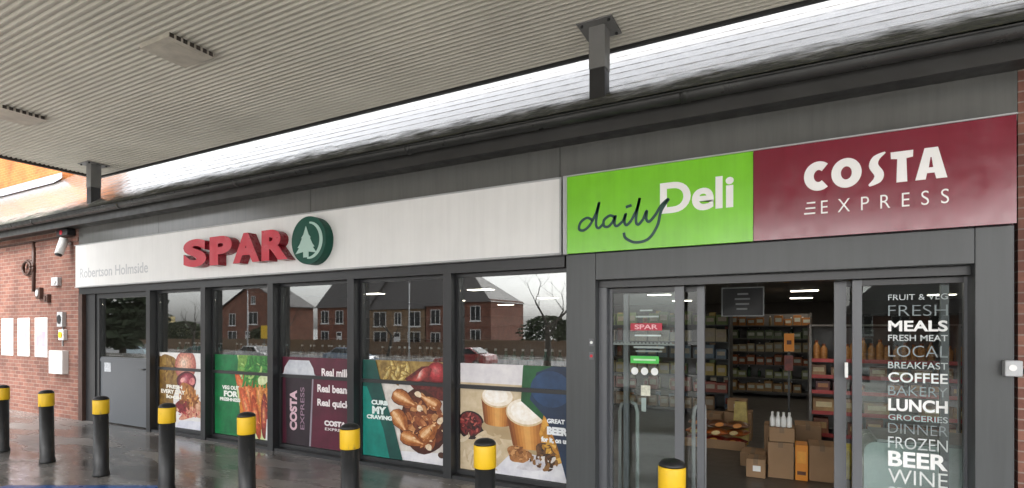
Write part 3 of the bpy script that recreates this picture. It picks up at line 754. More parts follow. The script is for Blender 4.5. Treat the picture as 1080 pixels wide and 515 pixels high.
def beer(P, E, T):
    P(full, pr('#d3c2a6', '#b8a482', 5))
    P([(0, .82), (.60, .82), (.60, 1), (0, 1)], pr('#e2dfe0', '#cfcbd0', 5))
    P([(.3, 0), (1, 0), (.86, .32), (.56, .28)], pr('#e2e2e6', '#c9c9d2', 6))
    E(.10, .42, .14, .135, pr('#2c1512', '#160a09', 14), 0, .02); E(.10, .43, .115, .11, pr('#7a2626', '#3a1010', 22), 0, .05, 1)
    def pint(cx_, zt_, zb_, rt, rb, tilt, foam):
        N_ = 12
        for k in range(N_):
            u0, u1 = -1+2*k/N_, -1+2*(k+1)/N_; m_ = abs(u0+u1)/2
            hx = ['#d9a058', '#cf9048', '#c0803c', '#ae6e30', '#945624', '#7a4218'][min(5, int(m_*6))]
            P([(cx_+rt*u0, zt_-.045*math.sqrt(1-min(1, u0*u0))), (cx_+rt*u1, zt_-.045*math.sqrt(1-min(1, u1*u1))), (cx_+tilt+rb*u1, zb_-.03*math.sqrt(1-min(1, u1*u1))), (cx_+tilt+rb*u0, zb_-.03*math.sqrt(1-min(1, u0*u0)))], pr(hx, None, 12))
        E(cx_, zt_, rt, foam, pr('#d8c4a2', '#c4ab84', 14)); E(cx_, zt_+.008, rt*.93, foam*.92, pr('#f1e9dd', '#e2d5c2', 14)); E(cx_-.01, zt_+.012, rt*.7, foam*.68, pr('#f8f4ee', '#ece3d6', 18))
    E(.45, .42, .24, .10, pr('#b09a78', '#a58e6a', 6)); pint(.36, .70, .46, .155, .125, .0, .10)
    E(.74, .30, .24, .09, pr('#b3a184', '#a8946f', 6)); pint(.62, .58, .28, .18, .145, .03, .125)
    P.SC(40, 12, .10, .43, .09, .09, .022, [pr('#8e3030'), pr('#4a1414'), pr('#b05a50'), pr('#2c0a0a')])
    P.SC(30, 13, .22, .20, .22, .18, .06, [pr('#cdbb9c'), pr('#bfa988'), pr('#d9cab0')], .25)
    E(.56, .20, .10, .08, pr('#b07a4a', '#7a4a26', 16), 0, .2, 4)
    P.SC(20, 14, .56, .20, .09, .06, .03, [pr('#c89460'), pr('#7a4c28'), pr('#a8713f')])
    P([(.58, .68), (.60, 1), (1, 1), (1, .6), (.80, .5)], pr('#1d5a30', '#134524', 5))
    P([(.80, .65), (.86, .52), (1.0, .20), (.82, .12), (.74, .40)], pr('#d8a043', '#a86e20', 14))
    E(.80, .22, .10, .10, pr('#6e4a2c', '#33200f', 18), .5, .2, 5); E(.70, .12, .14, .05, pr('#d9d7dc', '#b7b4bc', 8), .3, .2, 6)
    P.SC(40, 15, .86, .34, .10, .18, .035, [pr('#e2b45a'), pr('#b07c28'), pr('#c9983c'), pr('#8a5a1c')])
    P.SC(30, 16, .78, .16, .12, .08, .03, [pr('#5a3a20'), pr('#8a6238'), pr('#d9d4d0'), pr('#3a2412')])
    P([(.66, .70), (.72, .94), (.86, 1.0), (1, 1), (1, 0), (.98, 0), (.90, .30), (.80, .55)], pr('#1c3350', '#13233c', 3))
    E(.84, .80, .17, .16, pr('#26466e', '#1b3454', 4), 0, .02)
    w_ = pr('#eef2f5')
    T("GREAT", .81, .96, .505, .545, w_, .05); T("BEER", .81, .985, .405, .475, w_, .07); T("for it, on us", .76, .985, .33, .385, w_, .05)
poster(0, 'window poster of a peach, red fruit and bread beside the grey side door', food1)
poster(1, 'green window poster with bunched orange carrots and white lettering', food2)
poster(2, 'dark maroon window poster of a tall coffee cup with white lettering', coffee)
poster(3, 'teal edged window poster of roast chicken pieces and chips', chicken)
poster(4, 'window poster of two foaming beers with a dark blue corner beside the entrance portal', beer)

# bottles standing on a shelf behind every poster
names = ['fruit', 'carrot', 'coffee cup', 'chicken', 'beer']
for k, (a, b) in enumerate(WIN):
    sh = thing('window_shelf', 'grey display shelf behind the %s poster window' % names[k], 'shelf', ((a+b)/2, 5.45, 0))
    mb = MB(); mb.box(a, b, 5.32, 5.60, 1.22, 1.245, M['shelfdark']); mb.build('shelf_board', sh)
    for xx in (a+.03, b-.06):
        mb = MB(); mb.box(xx, xx+.03, 5.34, 5.58, .007, 1.219, M['shelfdark']); mb.build('leg', sh)
    nb = 11; proto = None
    for i in range(nb):
        x = a+.09+(b-a-.18)*i/(nb-1)+random.uniform(-.02, .02); y = 5.40+random.uniform(-.03, .05)
        if proto is None:
            proto = thing('bottle', 'dark bottle with a pale cap standing on the shelf behind the %s poster' % names[k], 'bottle', (x, y, 1.2455), 'bottles on the shelf behind the %s poster' % names[k])
            mb = MB(); mb.lathe((x, y, 1.2455), [(.034, 0), (.036, .01), (.036, .11), (.030, .135), (.014, .16), (.013, .19)], [M['deepgreen'], M['brown'], M['black'], M['brown'], M['deepgreen']][k], 12); mb.build('glass_body', proto)
            mb = MB(); mb.lathe((x, y, 1.2455), [(.016, .1905), (.016, .215)], M['plasticgrey'], 12, False); mb.build('cap', proto)
            mb = MB(); mb.lathe((x, y, 1.2455), [(.0368, .03), (.0368, .09)], pr('#5a5048'), 12, True, False); mb.build('paper_label', proto)
        else: copy_tree(proto, (x, y, 1.2455))

# ------------------------------------------------------------------ canopy
CZ, CX0, CX1, CY0, CY1 = 4.573, -11.69, 4.2, -7.0, 5.38
C = thing('forecourt_canopy', 'wide flat forecourt canopy with pale ribbed soffit over the shop front', 'canopy', (CX0, CY1, CZ))
mb = MB()
y = CY0+.04; pt = .064
while y < CY1-.06:
    y1 = min(y+pt, CY1-.045)
    D = .020; a1, a2, a3 = y+.022, y+.034, y1-.012
    mb.add([(x, yy_, zz_) for yy_, zz_ in ((y, CZ+D), (a1, CZ+D), (a2, CZ), (a3, CZ), (y1, CZ+D)) for x in (CX0+.04, CX1)],
           [(0, 1, 3, 2), (2, 3, 5, 4), (4, 5, 7, 6), (6, 7, 9, 8)], M['soffit'])
    y += pt
mb.build('soffit', C)
mb = MB()
mb.box(CX0, CX1, CY1-.04, CY1, CZ-.02, CZ+.75, M['darksteel']); mb.box(CX0-.01, CX0+.05, CY0, CY1-.041, CZ-.035, CZ+.75, M['dirt_shade'])
mb.box(CX0, CX1, CY0-.041, CY0-.001, CZ-.012, CZ+.75, M['steel']); mb.build('fascia', C)
mb = MB(); mb.box(CX0+.04, CX1, CY0, CY1-.042, CZ+.5, CZ+.55, M['steel']); mb.build('roof_deck', C)
for x in (-10.83, -1.6):
    mb = MB(); mb.box(x-.08, x+.08, 4.82, 4.98, 4.16, CZ-.013, M['midsteel']); mb.box(x-.076, x+.076, 4.824, 4.976, 3.86, 4.159, M['darksteel'])
    po = mb.build('hanger_post', C, bevel=.006)
    mb = MB(); mb.box(x-.17, x+.17, 4.73, 5.07, CZ-.0125, CZ-.001, M['midsteel'])
    for dx in (-.13, .13):
        for dy in (4.77, 5.03): mb.lathe((x+dx, dy, CZ-.03), [(.014, 0), (.014, .017)], M['darksteel'], 6, False)
    mb.build('flange_plate', po)
for iy in range(3):
    for ix in range(4):
        x = -9.22+3.64*ix; y = 3.27-3.6*iy
        mb = MB(); mb.box(x-.25, x+.25, y-.23, y+.23, CZ-.04, CZ-.001, M['lightpanel'])
        [mb.box(x+.2505, x+.257, y-.225+q*.066, y-.185+q*.066, CZ-.042, CZ-.001, M['dirt_shade']) for q in range(7)]; mb.box(x-.18, x+.18, y-.16, y+.16, CZ-.0435, CZ-.0405, M['lightpanel'])  # dark dashes paint the rib gap shadows along the panel's right side
        mb.build('light_panel', C)

# ------------------------------------------------------------------ bollards
BX = [-.616-1.281*k for k in range(7, -1, -1)]
bl = ['first bollard from the left, cut by the photo edge before the three wall notices', 'second bollard from the left, standing in front of the bare brick wall',
      'third bollard from the left, standing before the grey panelled side door', 'fourth bollard from the left, in front of the peach and fruit poster window',
      'fifth bollard from the left, standing before the carrot poster', 'sixth bollard from the left, between the coffee cup and chicken posters',
      'seventh bollard from the left, standing before the beer poster', 'rightmost and nearest bollard, standing before the left entrance screen']
p0 = None
for k, x in enumerate(BX):
    loc = (x, 3.25, 0)
    if p0 is None:
        p0 = thing('bollard', bl[k], 'bollard', loc, 'black bollards with yellow bands along the shop front')
        mb = MB(); mb.lathe(loc, [(.082, 0), (.084, .02), (.078, .05), (.074, .07), (.073, .72)], M['bollardblack'], 28); mb.build('post', p0)
        mb = MB(); mb.lathe(loc, [(.078, .715), (.080, .722), (.080, .868), (.078, .875)], M['bollardyellow'], 28); mb.build('reflective_band', p0)
        mb = MB(); mb.lathe(loc, [(.0785, .876), (.077, .888), (.065, .903), (.045, .913), (.02, .918), (.003, .919)], M['bollardblack'], 28); mb.build('dome_cap', p0)
    else:
        c = copy_tree(p0, loc, bl[k]); c.rotation_euler = (R(random.uniform(-.7, .7)), R(random.uniform(-.7, .7)), random.uniform(0, 6))

# ------------------------------------------------------------------ fittings on the walls
def notice(x0, x1, label, c):
    o = thing('wall_notice', label, 'notice', ((x0+x1)/2, 4.99, 1.15), 'framed notices on the brick wall')
    mb = MB(); mb.box(x0, x1, 4.982, 4.999, 1.13, 1.90, pr('#f1efec', '#e2dedb', 4)); mb.build('board', o, bevel=.003)
    mb = MB(); yb = 4.9815
    w_ = x1-x0
    mb.box(x0+.1*w_, x1-.1*w_, yb-.001, yb, 1.68, 1.86, pr('#f0dfae' if label[0] == 'r' else '#f0d2b4', '#e6bf9a', 5)); mb.box(x0+.1*w_, x1-.1*w_, yb-.001, yb, 1.34, 1.64, pr('#b48fb8', '#9aa4cc', 6)); 
    for q in range(4): mb.box(x0+.15*w_, x1-(.15+.1*(q % 2))*w_, yb-.001, yb, 1.18+q*.035, 1.19+q*.035, pr('#6a6470'))
    mb.build('printed_sheet', o)
notice(-14.72, -14.20, 'leftmost of the three white notices on the brick wall', ('#eedfae', '#e5cf98', '#d9cbe0'))
notice(-13.98, -13.48, 'middle of the three white notices on the brick wall', ('#efe0c0', '#e6cfae', '#d4c6dd'))
notice(-13.24, -12.74, 'rightmost of the three white notices on the brick wall, nearest the meter box', ('#f1e4b4', '#e8d29c', '#e0d2d8'))
mb = MB(); mb.box(-12.46, -11.95, 4.9, 4.999, .84, 1.27, M['plasticwhite']); mb.box(-12.43, -11.98, 4.893, 4.8995, .87, 1.24, M['plasticwhite'])
mb.box(-12.02, -12.0, 4.888, 4.8925, 1.03, 1.07, M['plasticgrey']); tag(mb.build('meter_box', loc=(-12.2, 4.95, .84), bevel=.006), 'white meter cupboard low on the brick wall left of the side door', 'meter box')
# conduit with a drop and a coil
mb = MB(); mb.tube([(-16, 4.985, 3.40), (-12.0, 4.985, 3.42)], .014, M['brown'], 8); mb.tube([(-13.27, 4.975, 3.41), (-13.27, 4.975, 2.42)], .03, M['brown'], 8)
tag(mb.build('conduit', loc=(-13.27, 4.985, 2.42)), 'dark conduit running under the eaves with a vertical drop on the brick wall', 'pipe')
mb = MB()
mb.tube([(-13.44+.20*cos(a), 4.955, 2.90+.15*sin(a)) for a in [2*pi*k/24 for k in range(25)]], .022, M['brown'], 8)
mb.tube([(-13.44+.17*cos(a), 4.925, 2.89+.13*sin(a)) for a in [2*pi*k/24 for k in range(25)]], .02, M['brown'], 8)
mb.box(-13.34, -13.30, 4.93, 4.999, 2.86, 2.94, M['brown'])
tag(mb.build('cable_coil', loc=(-13.44, 4.99, 2.90)), 'brown coil of cable hanging by the conduit on the brick wall', 'cable')
o = thing('security_camera', 'white bullet camera on the brick wall corner beside the fascia sign', 'camera', (-11.86, 4.99, 3.2))
mb = MB(); mb.tube([(-11.85, 4.99, 3.27), (-11.85, 4.9, 3.27)], .03, M['plasticwhite']); mb.build('bracket', o)
mb = MB(); mb.tube([(-11.86, 4.9, 3.34), (-11.83, 4.80, 3.05)], [.075, .065], M['plasticwhite'], 14); mb.build('housing', o)
mb = MB(); mb.tube([(-11.83, 4.80, 3.05), (-11.828, 4.79, 3.02)], [.055, .05], M['black'], 14); mb.build('lens', o)
o = thing('alarm_box', 'small dark alarm box with a red front high on the brick wall under the eaves', 'alarm', (-11.86, 4.99, 3.42))
mb = MB(); mb.box(-12.08, -11.68, 4.86, 4.999, 3.40, 3.52, M['black']); mb.build('case', o, bevel=.01)
mb = MB(); mb.prism(ell(-11.9, 3.46, .05, .045), 4.855, 4.8595, M['red']); mb.build('beacon', o)
def fit(name, label, cat, x, z, w_, h_, m1, m2):
    o = thing(name, label, cat, (x, 4.99, z))
    mb = MB(); mb.box(x-w_/2, x+w_/2, 4.93, 4.999, z-h_/2, z+h_/2, M[m1]); mb.build('back_box', o, bevel=.008)
    mb = MB(); mb.prism(ell(x, z, w_*.32, h_*.3), 4.915, 4.9295, M[m2]); mb.build('lens_cover', o)
fit('wall_lamp', 'small pale lamp fitting on a bracket right of the cable coil', 'lamp', -13.0, 2.38, .16, .22, 'brown', 'plasticgrey')
fit('junction_box', 'small dark junction box below the pale lamp fitting on the brick wall', 'junction box', -12.68, 2.27, .14, .16, 'brown', 'brown')
fit('sensor', 'small grey sensor on the brick wall above the bell push', 'sensor', -12.33, 2.58, .24, .16, 'plasticgrey', 'offwhite')
fit('bell_box', 'pale box with a dark round centre above the keypad on the brick wall', 'bell', -12.13, 1.86, .20, .28, 'plasticgrey', 'black')
fit('keypad', 'small pale keypad above the white meter cupboard', 'keypad', -12.08, 1.57, .18, .20, 'plasticwhite', 'yellow')
mb = MB(); mb.tube([(-12.13, 4.985, 1.71), (-12.14, 4.985, 1.36)], .014, M['plasticgrey'], 6); tag(mb.build('cable', loc=(-12.13, 4.99, 1.36)), 'thin pale cable running down from the pale box to the meter cupboard', 'cable')
o = thing('intercom', 'small grey intercom box fixed at the right edge of the entrance portal', 'intercom', (1.39, 4.88, 1.42))
mb = MB(); mb.box(1.335, 1.43, 4.83, 4.899, 1.365, 1.475, M['plasticgrey']); mb.build('case', o, bevel=.008)
mb = MB(); mb.prism(ell(1.375, 1.425, .022, .022), 4.824, 4.8295, M['plasticwhite']); mb.build('button', o)
mb = MB(); mb.tube([(1.43, 4.86, 1.40), (1.50, 4.84, 1.40)], .02, M['black'], 8); mb.build('arm', o)
for z, m, lb in ((1.56, 'plasticwhite', 'small white door button on the left portal post'), (1.43, 'red', 'small red door button on the left portal post, below the white one')):
    o = thing('push_button', lb, 'button', (-1.665, 4.9, z))
    mb = MB(); mb.box(-1.70, -1.655, 4.892, 4.8995, z-.035, z+.035, M['doorframe']); mb.build('plate', o)
    mb = MB(); mb.prism(ell(-1.677, z, .014, .014), 4.885, 4.8915, M[m]); mb.build('knob', o)

# ------------------------------------------------------------------ inside the shop
lp = None
rows = [(x, y) for y in (7.4, 10.4, 14.2, 17.6) for x in (-9.4, -6.2, -3.0, .35, 3.6)]
for i, (x, y) in enumerate(rows):
    if lp is None:
        lp = thing('ceiling_light', 'flat lit ceiling panel of the shop', 'ceiling light', (x, y, 2.6), 'lit panels in the shop ceiling')
        mb = MB(); mb.box(x-.31, x+.31, y-.16, y+.16, 2.572, 2.599, M['plasticgrey']); mb.build('tray', lp)
        mb = MB(); mb.box(x-.28, x+.28, y-.13, y+.13, 2.562, 2.5715, M['lamp']); mb.build('diffuser', lp)
    else: copy_tree(lp, (x, y, 2.6))
# hanging sign just inside
o = thing('hanging_sign', 'dark framed sign hanging from the shop ceiling inside the entrance', 'sign', (-.48, 7, 1.85))
mb = MB(); mb.box(-.71, -.26, 6.98, 7.0, 1.85, 2.18, M['black']); mb.build('board', o)
mb = MB()
for a in (-.72, -.26): mb.box(a, a+.012, 6.97, 7.01, 1.84, 2.19, M['plasticgrey'])
for z in (1.838, 2.18): mb.box(-.706, -.262, 6.97, 7.01, z, z+.012, M['plasticgrey'])
mb.build('border', o)
mb = MB()
for q, (a, b) in enumerate(((-.54, -.42), (-.57, -.40), (-.56, -.41), (-.55, -.43))): mb.box(a, b, 6.976, 6.9795, 2.10-q*.06, 2.12-q*.06, M['plasticgrey'])
mb.build('printed_lines', o)
mb = MB()
for a in (-.65, -.32): mb.tube([(a, 6.99, 2.192), (a, 6.99, 2.6)], .004, M['plasticgrey'], 6)
mb.build('rods', o)

def carton(label, x0, x1, y0, y1, z0, z1, lab=False, m='card'):
    o = thing('carton', label, 'box', ((x0+x1)/2, (y0+y1)/2, z0))
    mb = MB(); mb.box(x0, x1, y0, y1, z0, z1, M[m]); mb.build('box', o, bevel=.006)
    mb = MB(); mb.box((x0+x1)/2-.025, (x0+x1)/2+.025, y0-.002, y1+.002, z1-.06, z1+.002, M['carddark']); mb.build('tape', o)
    if lab:
        mb = MB(); mb.box(x0+(x1-x0)*.35, x0+(x1-x0)*.75, y0-.003, y0-.0005, z0+(z1-z0)*.35, z0+(z1-z0)*.65, M['offwhite']); mb.build('paper_label', o)
carton('large brown carton under the smaller carton just inside the entrance', -.20, .06, 6.7, 7.0, .006, .41)
carton('flat brown carton on top of the large carton, carrying the pale bottles', -.185, .07, 6.7, 6.98, .415, .575)
carton('small brown carton with a white label on the floor left of the carton stack', -.42, -.22, 6.6, 6.85, .006, .215, True)
carton('tall plain brown carton between the orange crate and the right sliding door', .21, .47, 6.75, 7.1, .006, .40)
carton('brown carton behind the yellow notice deeper in the shop', -.86, -.48, 8.7, 9.1, .006, .42)
carton('wide low carton on the floor behind the small labelled carton', -.52, -.24, 7.1, 7.45, .006, .17)
carton('brown carton standing behind the large carton stack', -.26, .04, 7.3, 7.6, .006, .50)
carton('tall carton behind the orange display box', .08, .36, 7.35, 7.7, .006, .52)
carton('pale carton lying by the shelving at the far left of the aisle', -1.25, -.92, 9.0, 9.35, .006, .33, True)
carton('small carton on top of the brown carton behind the yellow notice', -.82, -.55, 8.75, 9.05, .425, .60, True)
o = thing('orange_crate', 'upright orange display box beside the carton stack', 'box', (.14, 6.8, 0))
mb = MB(); mb.box(.075, .20, 6.7, 6.95, .006, .40, M['orange']); mb.build('box', o, bevel=.005)
mb = MB(); mb.box(.095, .18, 6.698, 6.6995, .07, .11, pr('#5a2a10')); mb.box(.095, .18, 6.698, 6.6995, .20, .33, pr('#f0a53a')); mb.build('printed_panel', o)
pb = None
for i in range(4):
    for j in range(2):
        x, y = -.155+i*.058, 6.76+j*.09
        if pb is None:
            pb = thing('bottle', 'pale bottle with white cap on top of the carton stack', 'bottle', (x, y, .578), 'pale bottles on the carton stack')
            mb = MB(); mb.lathe((x, y, .578), [(.026, 0), (.027, .01), (.027, .09), (.012, .12), (.012, .13)], M['offwhite'], 12); mb.build('body', pb)
            mb = MB(); mb.lathe((x, y, .578), [(.014, .1305), (.014, .155)], M['white'], 12, False); mb.build('cap', pb)
        else: copy_tree(pb, (x, y, .578))
# rack with red price strips and goods
rk = thing('goods_rack', 'shelf rack with red price strips seen through the right door glass', 'rack', (1.0, 8.3, 0))
Z = [.10, .32, .61, .88, 1.08, 1.29]
for xx in (.25, 1.78, 3.3):
    mb = MB(); mb.box(xx, xx+.03, 7.98, 8.5, .007, 1.72, M['shelf']); mb.build('upright', rk)
mb = MB(); mb.box(.281, 3.299, 8.45, 8.47, .1, 1.70, M['shelf']); mb.build('back_panel', rk)
for z in Z:
    mb = MB(); mb.box(.281, 3.299, 8.0, 8.449, z-.02, z, M['shelf']); sh = mb.build('shelf', rk)
    mb = MB(); mb.box(.281, 3.299, 7.985, 7.9995, z-.035, z+.012, M['strip']); mb.build('price_strip', sh)
mb = MB(); mb.box(.25, 3.33, 7.98, 8.5, 1.7205, 1.745, M['shelf']); mb.build('top_panel', rk)
def goods(kind, label, group, n, x0, dx, y, z, make, jit=.01, cat=None):
    p = None
    for i in range(n):
        x = x0+dx*i+random.uniform(-jit, jit)
        if p is None:
            p = thing(kind, label, cat or kind.replace('_', ' '), (x, y, z), group); make(p, x, y, z)
        elif random.random() > .12:
            c = copy_tree(p, (x, y+random.uniform(-.01, .03), z)); c.scale = (random.uniform(.85, 1.12), 1, random.uniform(.7, 1.2)); c.rotation_euler = (0, 0, random.uniform(-.12, .12))
def mk_bottle(m, cap, s=1.0):
    def f(p, x, y, z):
        mb = MB(); mb.lathe((x, y, z+.001), [(.036*s, 0), (.038*s, .01), (.038*s, .145*s), (.034*s, .165*s), (.020*s, .188*s), (.017*s, .205*s)], m, 12); mb.build('body', p)
        mb = MB(); mb.lathe((x, y, z+.001), [(.018*s, .2055*s), (.018*s, .235*s)], cap, 12, False); mb.build('cap', p)
    return f
def mk_pack(m, w_, d, h, m2):
    def f(p, x, y, z):
        mb = MB(); mb.box(x-w_/2, x+w_/2, y-d/2, y+d/2, z+.001, z+h, m); mb.build('packet', p, bevel=.004)
        mb = MB(); mb.box(x-w_*.36, x+w_*.36, y-d/2-.002, y-d/2-.0005, z+h*.35, z+h*.75, m2); mb.build('printed_label', p)
    return f
goods('juice_bottle', 'orange juice bottle on the top shelf of the red edged rack', 'orange juice bottles on the rack', 34, .33, .087, 8.08, 1.29, mk_bottle(pr('#b9834a', '#9a5f2a', 30), pr('#8a4a2a'), 1.05), cat='bottle')
goods('carton_pack', 'small pale packet on the second shelf of the red edged rack', 'pale packets on the rack', 13, .36, .22, 8.10, 1.08, mk_pack(pr('#a8825a', '#7a4a30', 3), .17, .12, .14, pr('#d9c49a')), cat='packet')
goods('dark_pack', 'dark packet on the third shelf of the red edged rack', 'dark packets on the rack', 14, .40, .2, 8.10, .88, mk_pack(pr('#7a3a2a', '#4a3a4a', 3), .16, .14, .13, pr('#c98a5a')), cat='packet')
goods('wide_pack', 'wide buff packet on the fourth shelf of the red edged rack', 'wide packets on the rack', 10, .42, .29, 8.10, .61, mk_pack(pr('#b8935c', '#8a5a3a', 3), .25, .16, .17, pr('#e2d0a4')), cat='packet')
goods('tall_pack', 'tall brown packet on the fifth shelf of the red edged rack', 'tall packets on the rack', 14, .38, .2, 8.10, .32, mk_pack(pr('#9a5a34', '#6a3a2a', 3), .17, .14, .20, pr('#d9b27a')), cat='packet')
# orange stand sign
o = thing('promotion_stand', 'narrow floor stand with an orange panel and a red card left of the rack', 'sign stand', (.03, 8.7, 0))
mb = MB(); mb.box(-.12, .16, 8.55, 8.85, .007, .03, M['black']); mb.box(.005, .03, 8.69, 8.71, .03, 1.64, M['black']); mb.build('post', o)
mb = MB(); mb.box(-.045, .085, 8.665, 8.688, 1.36, 1.62, M['orange']); mb.box(-.01, .05, 8.663, 8.6645, 1.46, 1.52, pr('#5a2a10')); mb.build('orange_panel', o)
mb = MB(); mb.box(-.04, .07, 8.668, 8.688, 1.08, 1.30, pr('#7e2a20', '#4a1a14', 14)); mb.build('red_card', o)
# chillers and gondolas deeper in the shop
def gondola(label, x0, x1, y0, y1, hts, mat, top):
    o = thing('gondola', label, 'shelving', ((x0+x1)/2, (y0+y1)/2, 0))
    mb = MB(); mb.box(x0, x1, y1-.04, y1, .007, top, M[mat]); mb.build('back_panel', o)
    for a in (x0, x1-.03):
        mb = MB(); mb.box(a, a+.03, y0, y1-.041, .007, top, M[mat]); mb.build('side_panel', o)
    for z in hts:
        mb = MB(); mb.box(x0+.031, x1-.031, y0, y1-.041, z-.02, z, M[mat]); mb.build('shelf', o)
HT = [.15, .48, .80, 1.12, 1.44, 1.76]
gondola('dark tall shelving along the left of the aisle inside the entrance', -3.4, -.95, 10.6, 11.2, HT, 'shelfdark', 2.0)
gondola('multi deck chiller with pale shelf edges at the back of the aisle', -1.5, .5, 14.3, 15.0, HT, 'shelf', 2.05)
gondola('dark shelving at the back behind the red edged rack', 1.0, 5.0, 13.0, 13.6, HT, 'shelfdark', 2.0)
gondola('long dark shelving behind the poster windows', -10.5, -4.2, 9.5, 10.1, HT, 'shelfdark', 1.95)
cols = ['#8a6a4a', '#8a3f30', '#a08a44', '#5a6a7a', '#a89a80', '#6a7a44']
for i, z in enumerate(HT):
    goods('box_packet', 'slim box standing among the packets on shelf %s of the dark aisle shelving' % ['one', 'two', 'three', 'four', 'five', 'six'][i], 'slim boxes on the dark aisle shelving, level %s' % 'abcdef'[i], 9, -3.1, .26, 10.90, z, mk_pack(pr(cols[(i+3) % 6]), .10, .08, .26, pr('#8a3a2a')), cat='packet')
    goods('jar', 'dark jar behind the tubs on chiller deck %s' % ['one', 'two', 'three', 'four', 'five', 'six'][i], 'jars in the chiller, deck %s' % 'abcdef'[i], 8, -1.35, .24, 14.66, z, mk_bottle(pr(['#6a3a2a', '#3a5a3a', '#7a6a4a'][i % 3]), M['offwhite'], 1.0))
    goods('packet', 'packet on shelf %s of the dark aisle shelving' % ['one', 'two', 'three', 'four', 'five', 'six'][i], 'packets on the dark aisle shelving, level %s' % 'abcdef'[i], 11, -3.25, .215, 10.74, z, mk_pack(pr(cols[i]), .19, .15, .23, pr('#a89a88')))
    goods('chilled_tub', 'pale tub on chiller deck %s at the back of the aisle' % ['one', 'two', 'three', 'four', 'five', 'six'][i], 'tubs in the chiller, deck %s' % 'abcdef'[i], 10, -1.4, .2, 14.42, z, mk_pack(pr(['#b08a5a', '#9aa070', '#a8603c', '#c0b08a', '#7a8a6a', '#b0743a'][i]), .18, .15, .22, pr('#d0d4c8')), cat='tub')
o = thing('yellow_notice', 'yellow floor notice standing among the cartons in the aisle', 'notice', (-.62, 8.4, 0))
mb = MB(); mb.add([(-.72, 8.35, .02), (-.50, 8.35, .02), (-.53, 8.42, .62), (-.69, 8.42, .62), (-.72, 8.37, .02), (-.50, 8.37, .02), (-.53, 8.44, .62), (-.69, 8.44, .62)],
                  [(0, 1, 2, 3), (7, 6, 5, 4), (0, 4, 5, 1), (1, 5, 6, 2), (2, 6, 7, 3), (3, 7, 4, 0)], pr('#b9a24a', '#a08a38')); mb.build('front_board', o)
mb = MB(); mb.add([(-.72, 8.55, .02), (-.50, 8.55, .02), (-.53, 8.45, .62), (-.69, 8.45, .62), (-.72, 8.57, .02), (-.50, 8.57, .02), (-.53, 8.47, .62), (-.69, 8.47, .62)],
                  [(0, 1, 2, 3), (7, 6, 5, 4), (0, 4, 5, 1), (1, 5, 6, 2), (2, 6, 7, 3), (3, 7, 4, 0)], pr('#b9a24a', '#a08a38')); mb.build('rear_board', o)
def bag(p, x, y, z, m, w_=.2, h=.26):
    rings = []
    for t in (0, .08, .3, .6, .85, .95, 1):
        ww = w_*(1-.12*abs(2*t-1)); dd = .07*math.sqrt(max(.02, 1-(2*t-1)**2))
        rings.append([(x+ww/2*cos(a), y+dd*sin(a), z+.002+h*t) for a in [2*pi*k/16 for k in range(16)]])
    mb = MB(); mb.loft(rings, m); mb.build('bag', p)
def pouch(p, x, y, z, m, m2):
    """a lying, crimped pillow bag"""
    rings = []
    for t in (0, .04, .14, .35, .65, .86, .96, 1):
        hgt = .005+.055*math.sin(pi*min(1, max(0, (t-.02)/.96)))**.6; ww = .13*(1-.08*math.sin(pi*t))
        rings.append([(x-.15+.30*t, y+ww*cos(a), z+.062+hgt*sin(a)) for a in [2*pi*k/14 for k in range(14)]])
    mb = MB(); mb.loft(rings, m); mb.build('bag', p)
    mb = MB(); mb.prism(ell(x, z+.07, .06, .03, .2, 16), y-.133, y-.128, m2); mb.build('printed_label', p)
tr = thing('display_tray', 'low brown cardboard tray of crisp bags at the left of the aisle', 'tray', (-.92, 8.1, .006))
mb = MB(); mb.box(-1.36, -.52, 7.95, 8.4, .0065, .03, M['card'])
for q in ((-1.36, -.52, 7.935, 7.949), (-1.36, -.52, 8.401, 8.415)): mb.box(*q, .0065, .13, M['card'])
mb.build('tray', tr)
pk = [('red crisp bag lying in the display tray', pr('#8e2a20', '#6a1c18', 9, .3), pr('#e0a84a')), ('orange crisp bag lying in the display tray', pr('#b8642a', '#8e441c', 9, .3), pr('#f0d9a0')), ('brown crisp bag lying in the display tray', pr('#6e4428', '#4e2e1a', 9, .3), pr('#d98a3a'))]
for q, (lb_, m_, m2_) in enumerate(pk):
    b0 = None
    for k in range(3):
        lc = (-1.18+.26*((k+q) % 3)+.02*q, 8.10+.07*(k % 2), .035+.118*q)
        if b0 is None:
            b0 = thing('crisp_bag', lb_, 'crisp bag', lc, lb_.split()[0]+' crisp bags in the display tray'); pouch(b0, *lc, m_, m2_)
        else:
            c = copy_tree(b0, lc); c.rotation_euler = (0, 0, random.uniform(-.3, .3))
o = thing('yellow_bag', 'yellow bag leaning behind the right sliding door', 'bag', (.62, 7.0, .006)); bag(o, .56, 7.0, .006, pr('#d8c23a', '#b09a26', 10), .16, .40)
# pale chest freezer behind the right screen
o = thing('chest_freezer', 'pale chest freezer with rounded corner behind the right door glass', 'freezer', (1.0, 5.9, 0))
mb = MB()
def rr(x0, x1, z0, z1, r): return [(x1, z0), (x1, z1), (x0+r, z1)]+[(x0+r-r*sin(R(15*k)), z1-r+r*cos(R(15*k))) for k in range(1, 7)]+[(x0, z0)]
mb.prism(rr(.60, 1.72, .06, .70, .09), 5.6, 6.3, simple('freezer_white', (.62, .70, .70), .25, var=.05)); mb.build('cabinet', o, bevel=.012)
mb = MB(); mb.box(.62, 1.70, 5.63, 6.27, .007, .059, M['black']); mb.build('plinth', o)
mb = MB(); mb.box(.70, 1.70, 5.62, 6.28, .7005, .725, M['plasticgrey']); mb.build('lid', o)

# blue painted bay
tag(BLUE.build('bay_marking'), kind='structure')

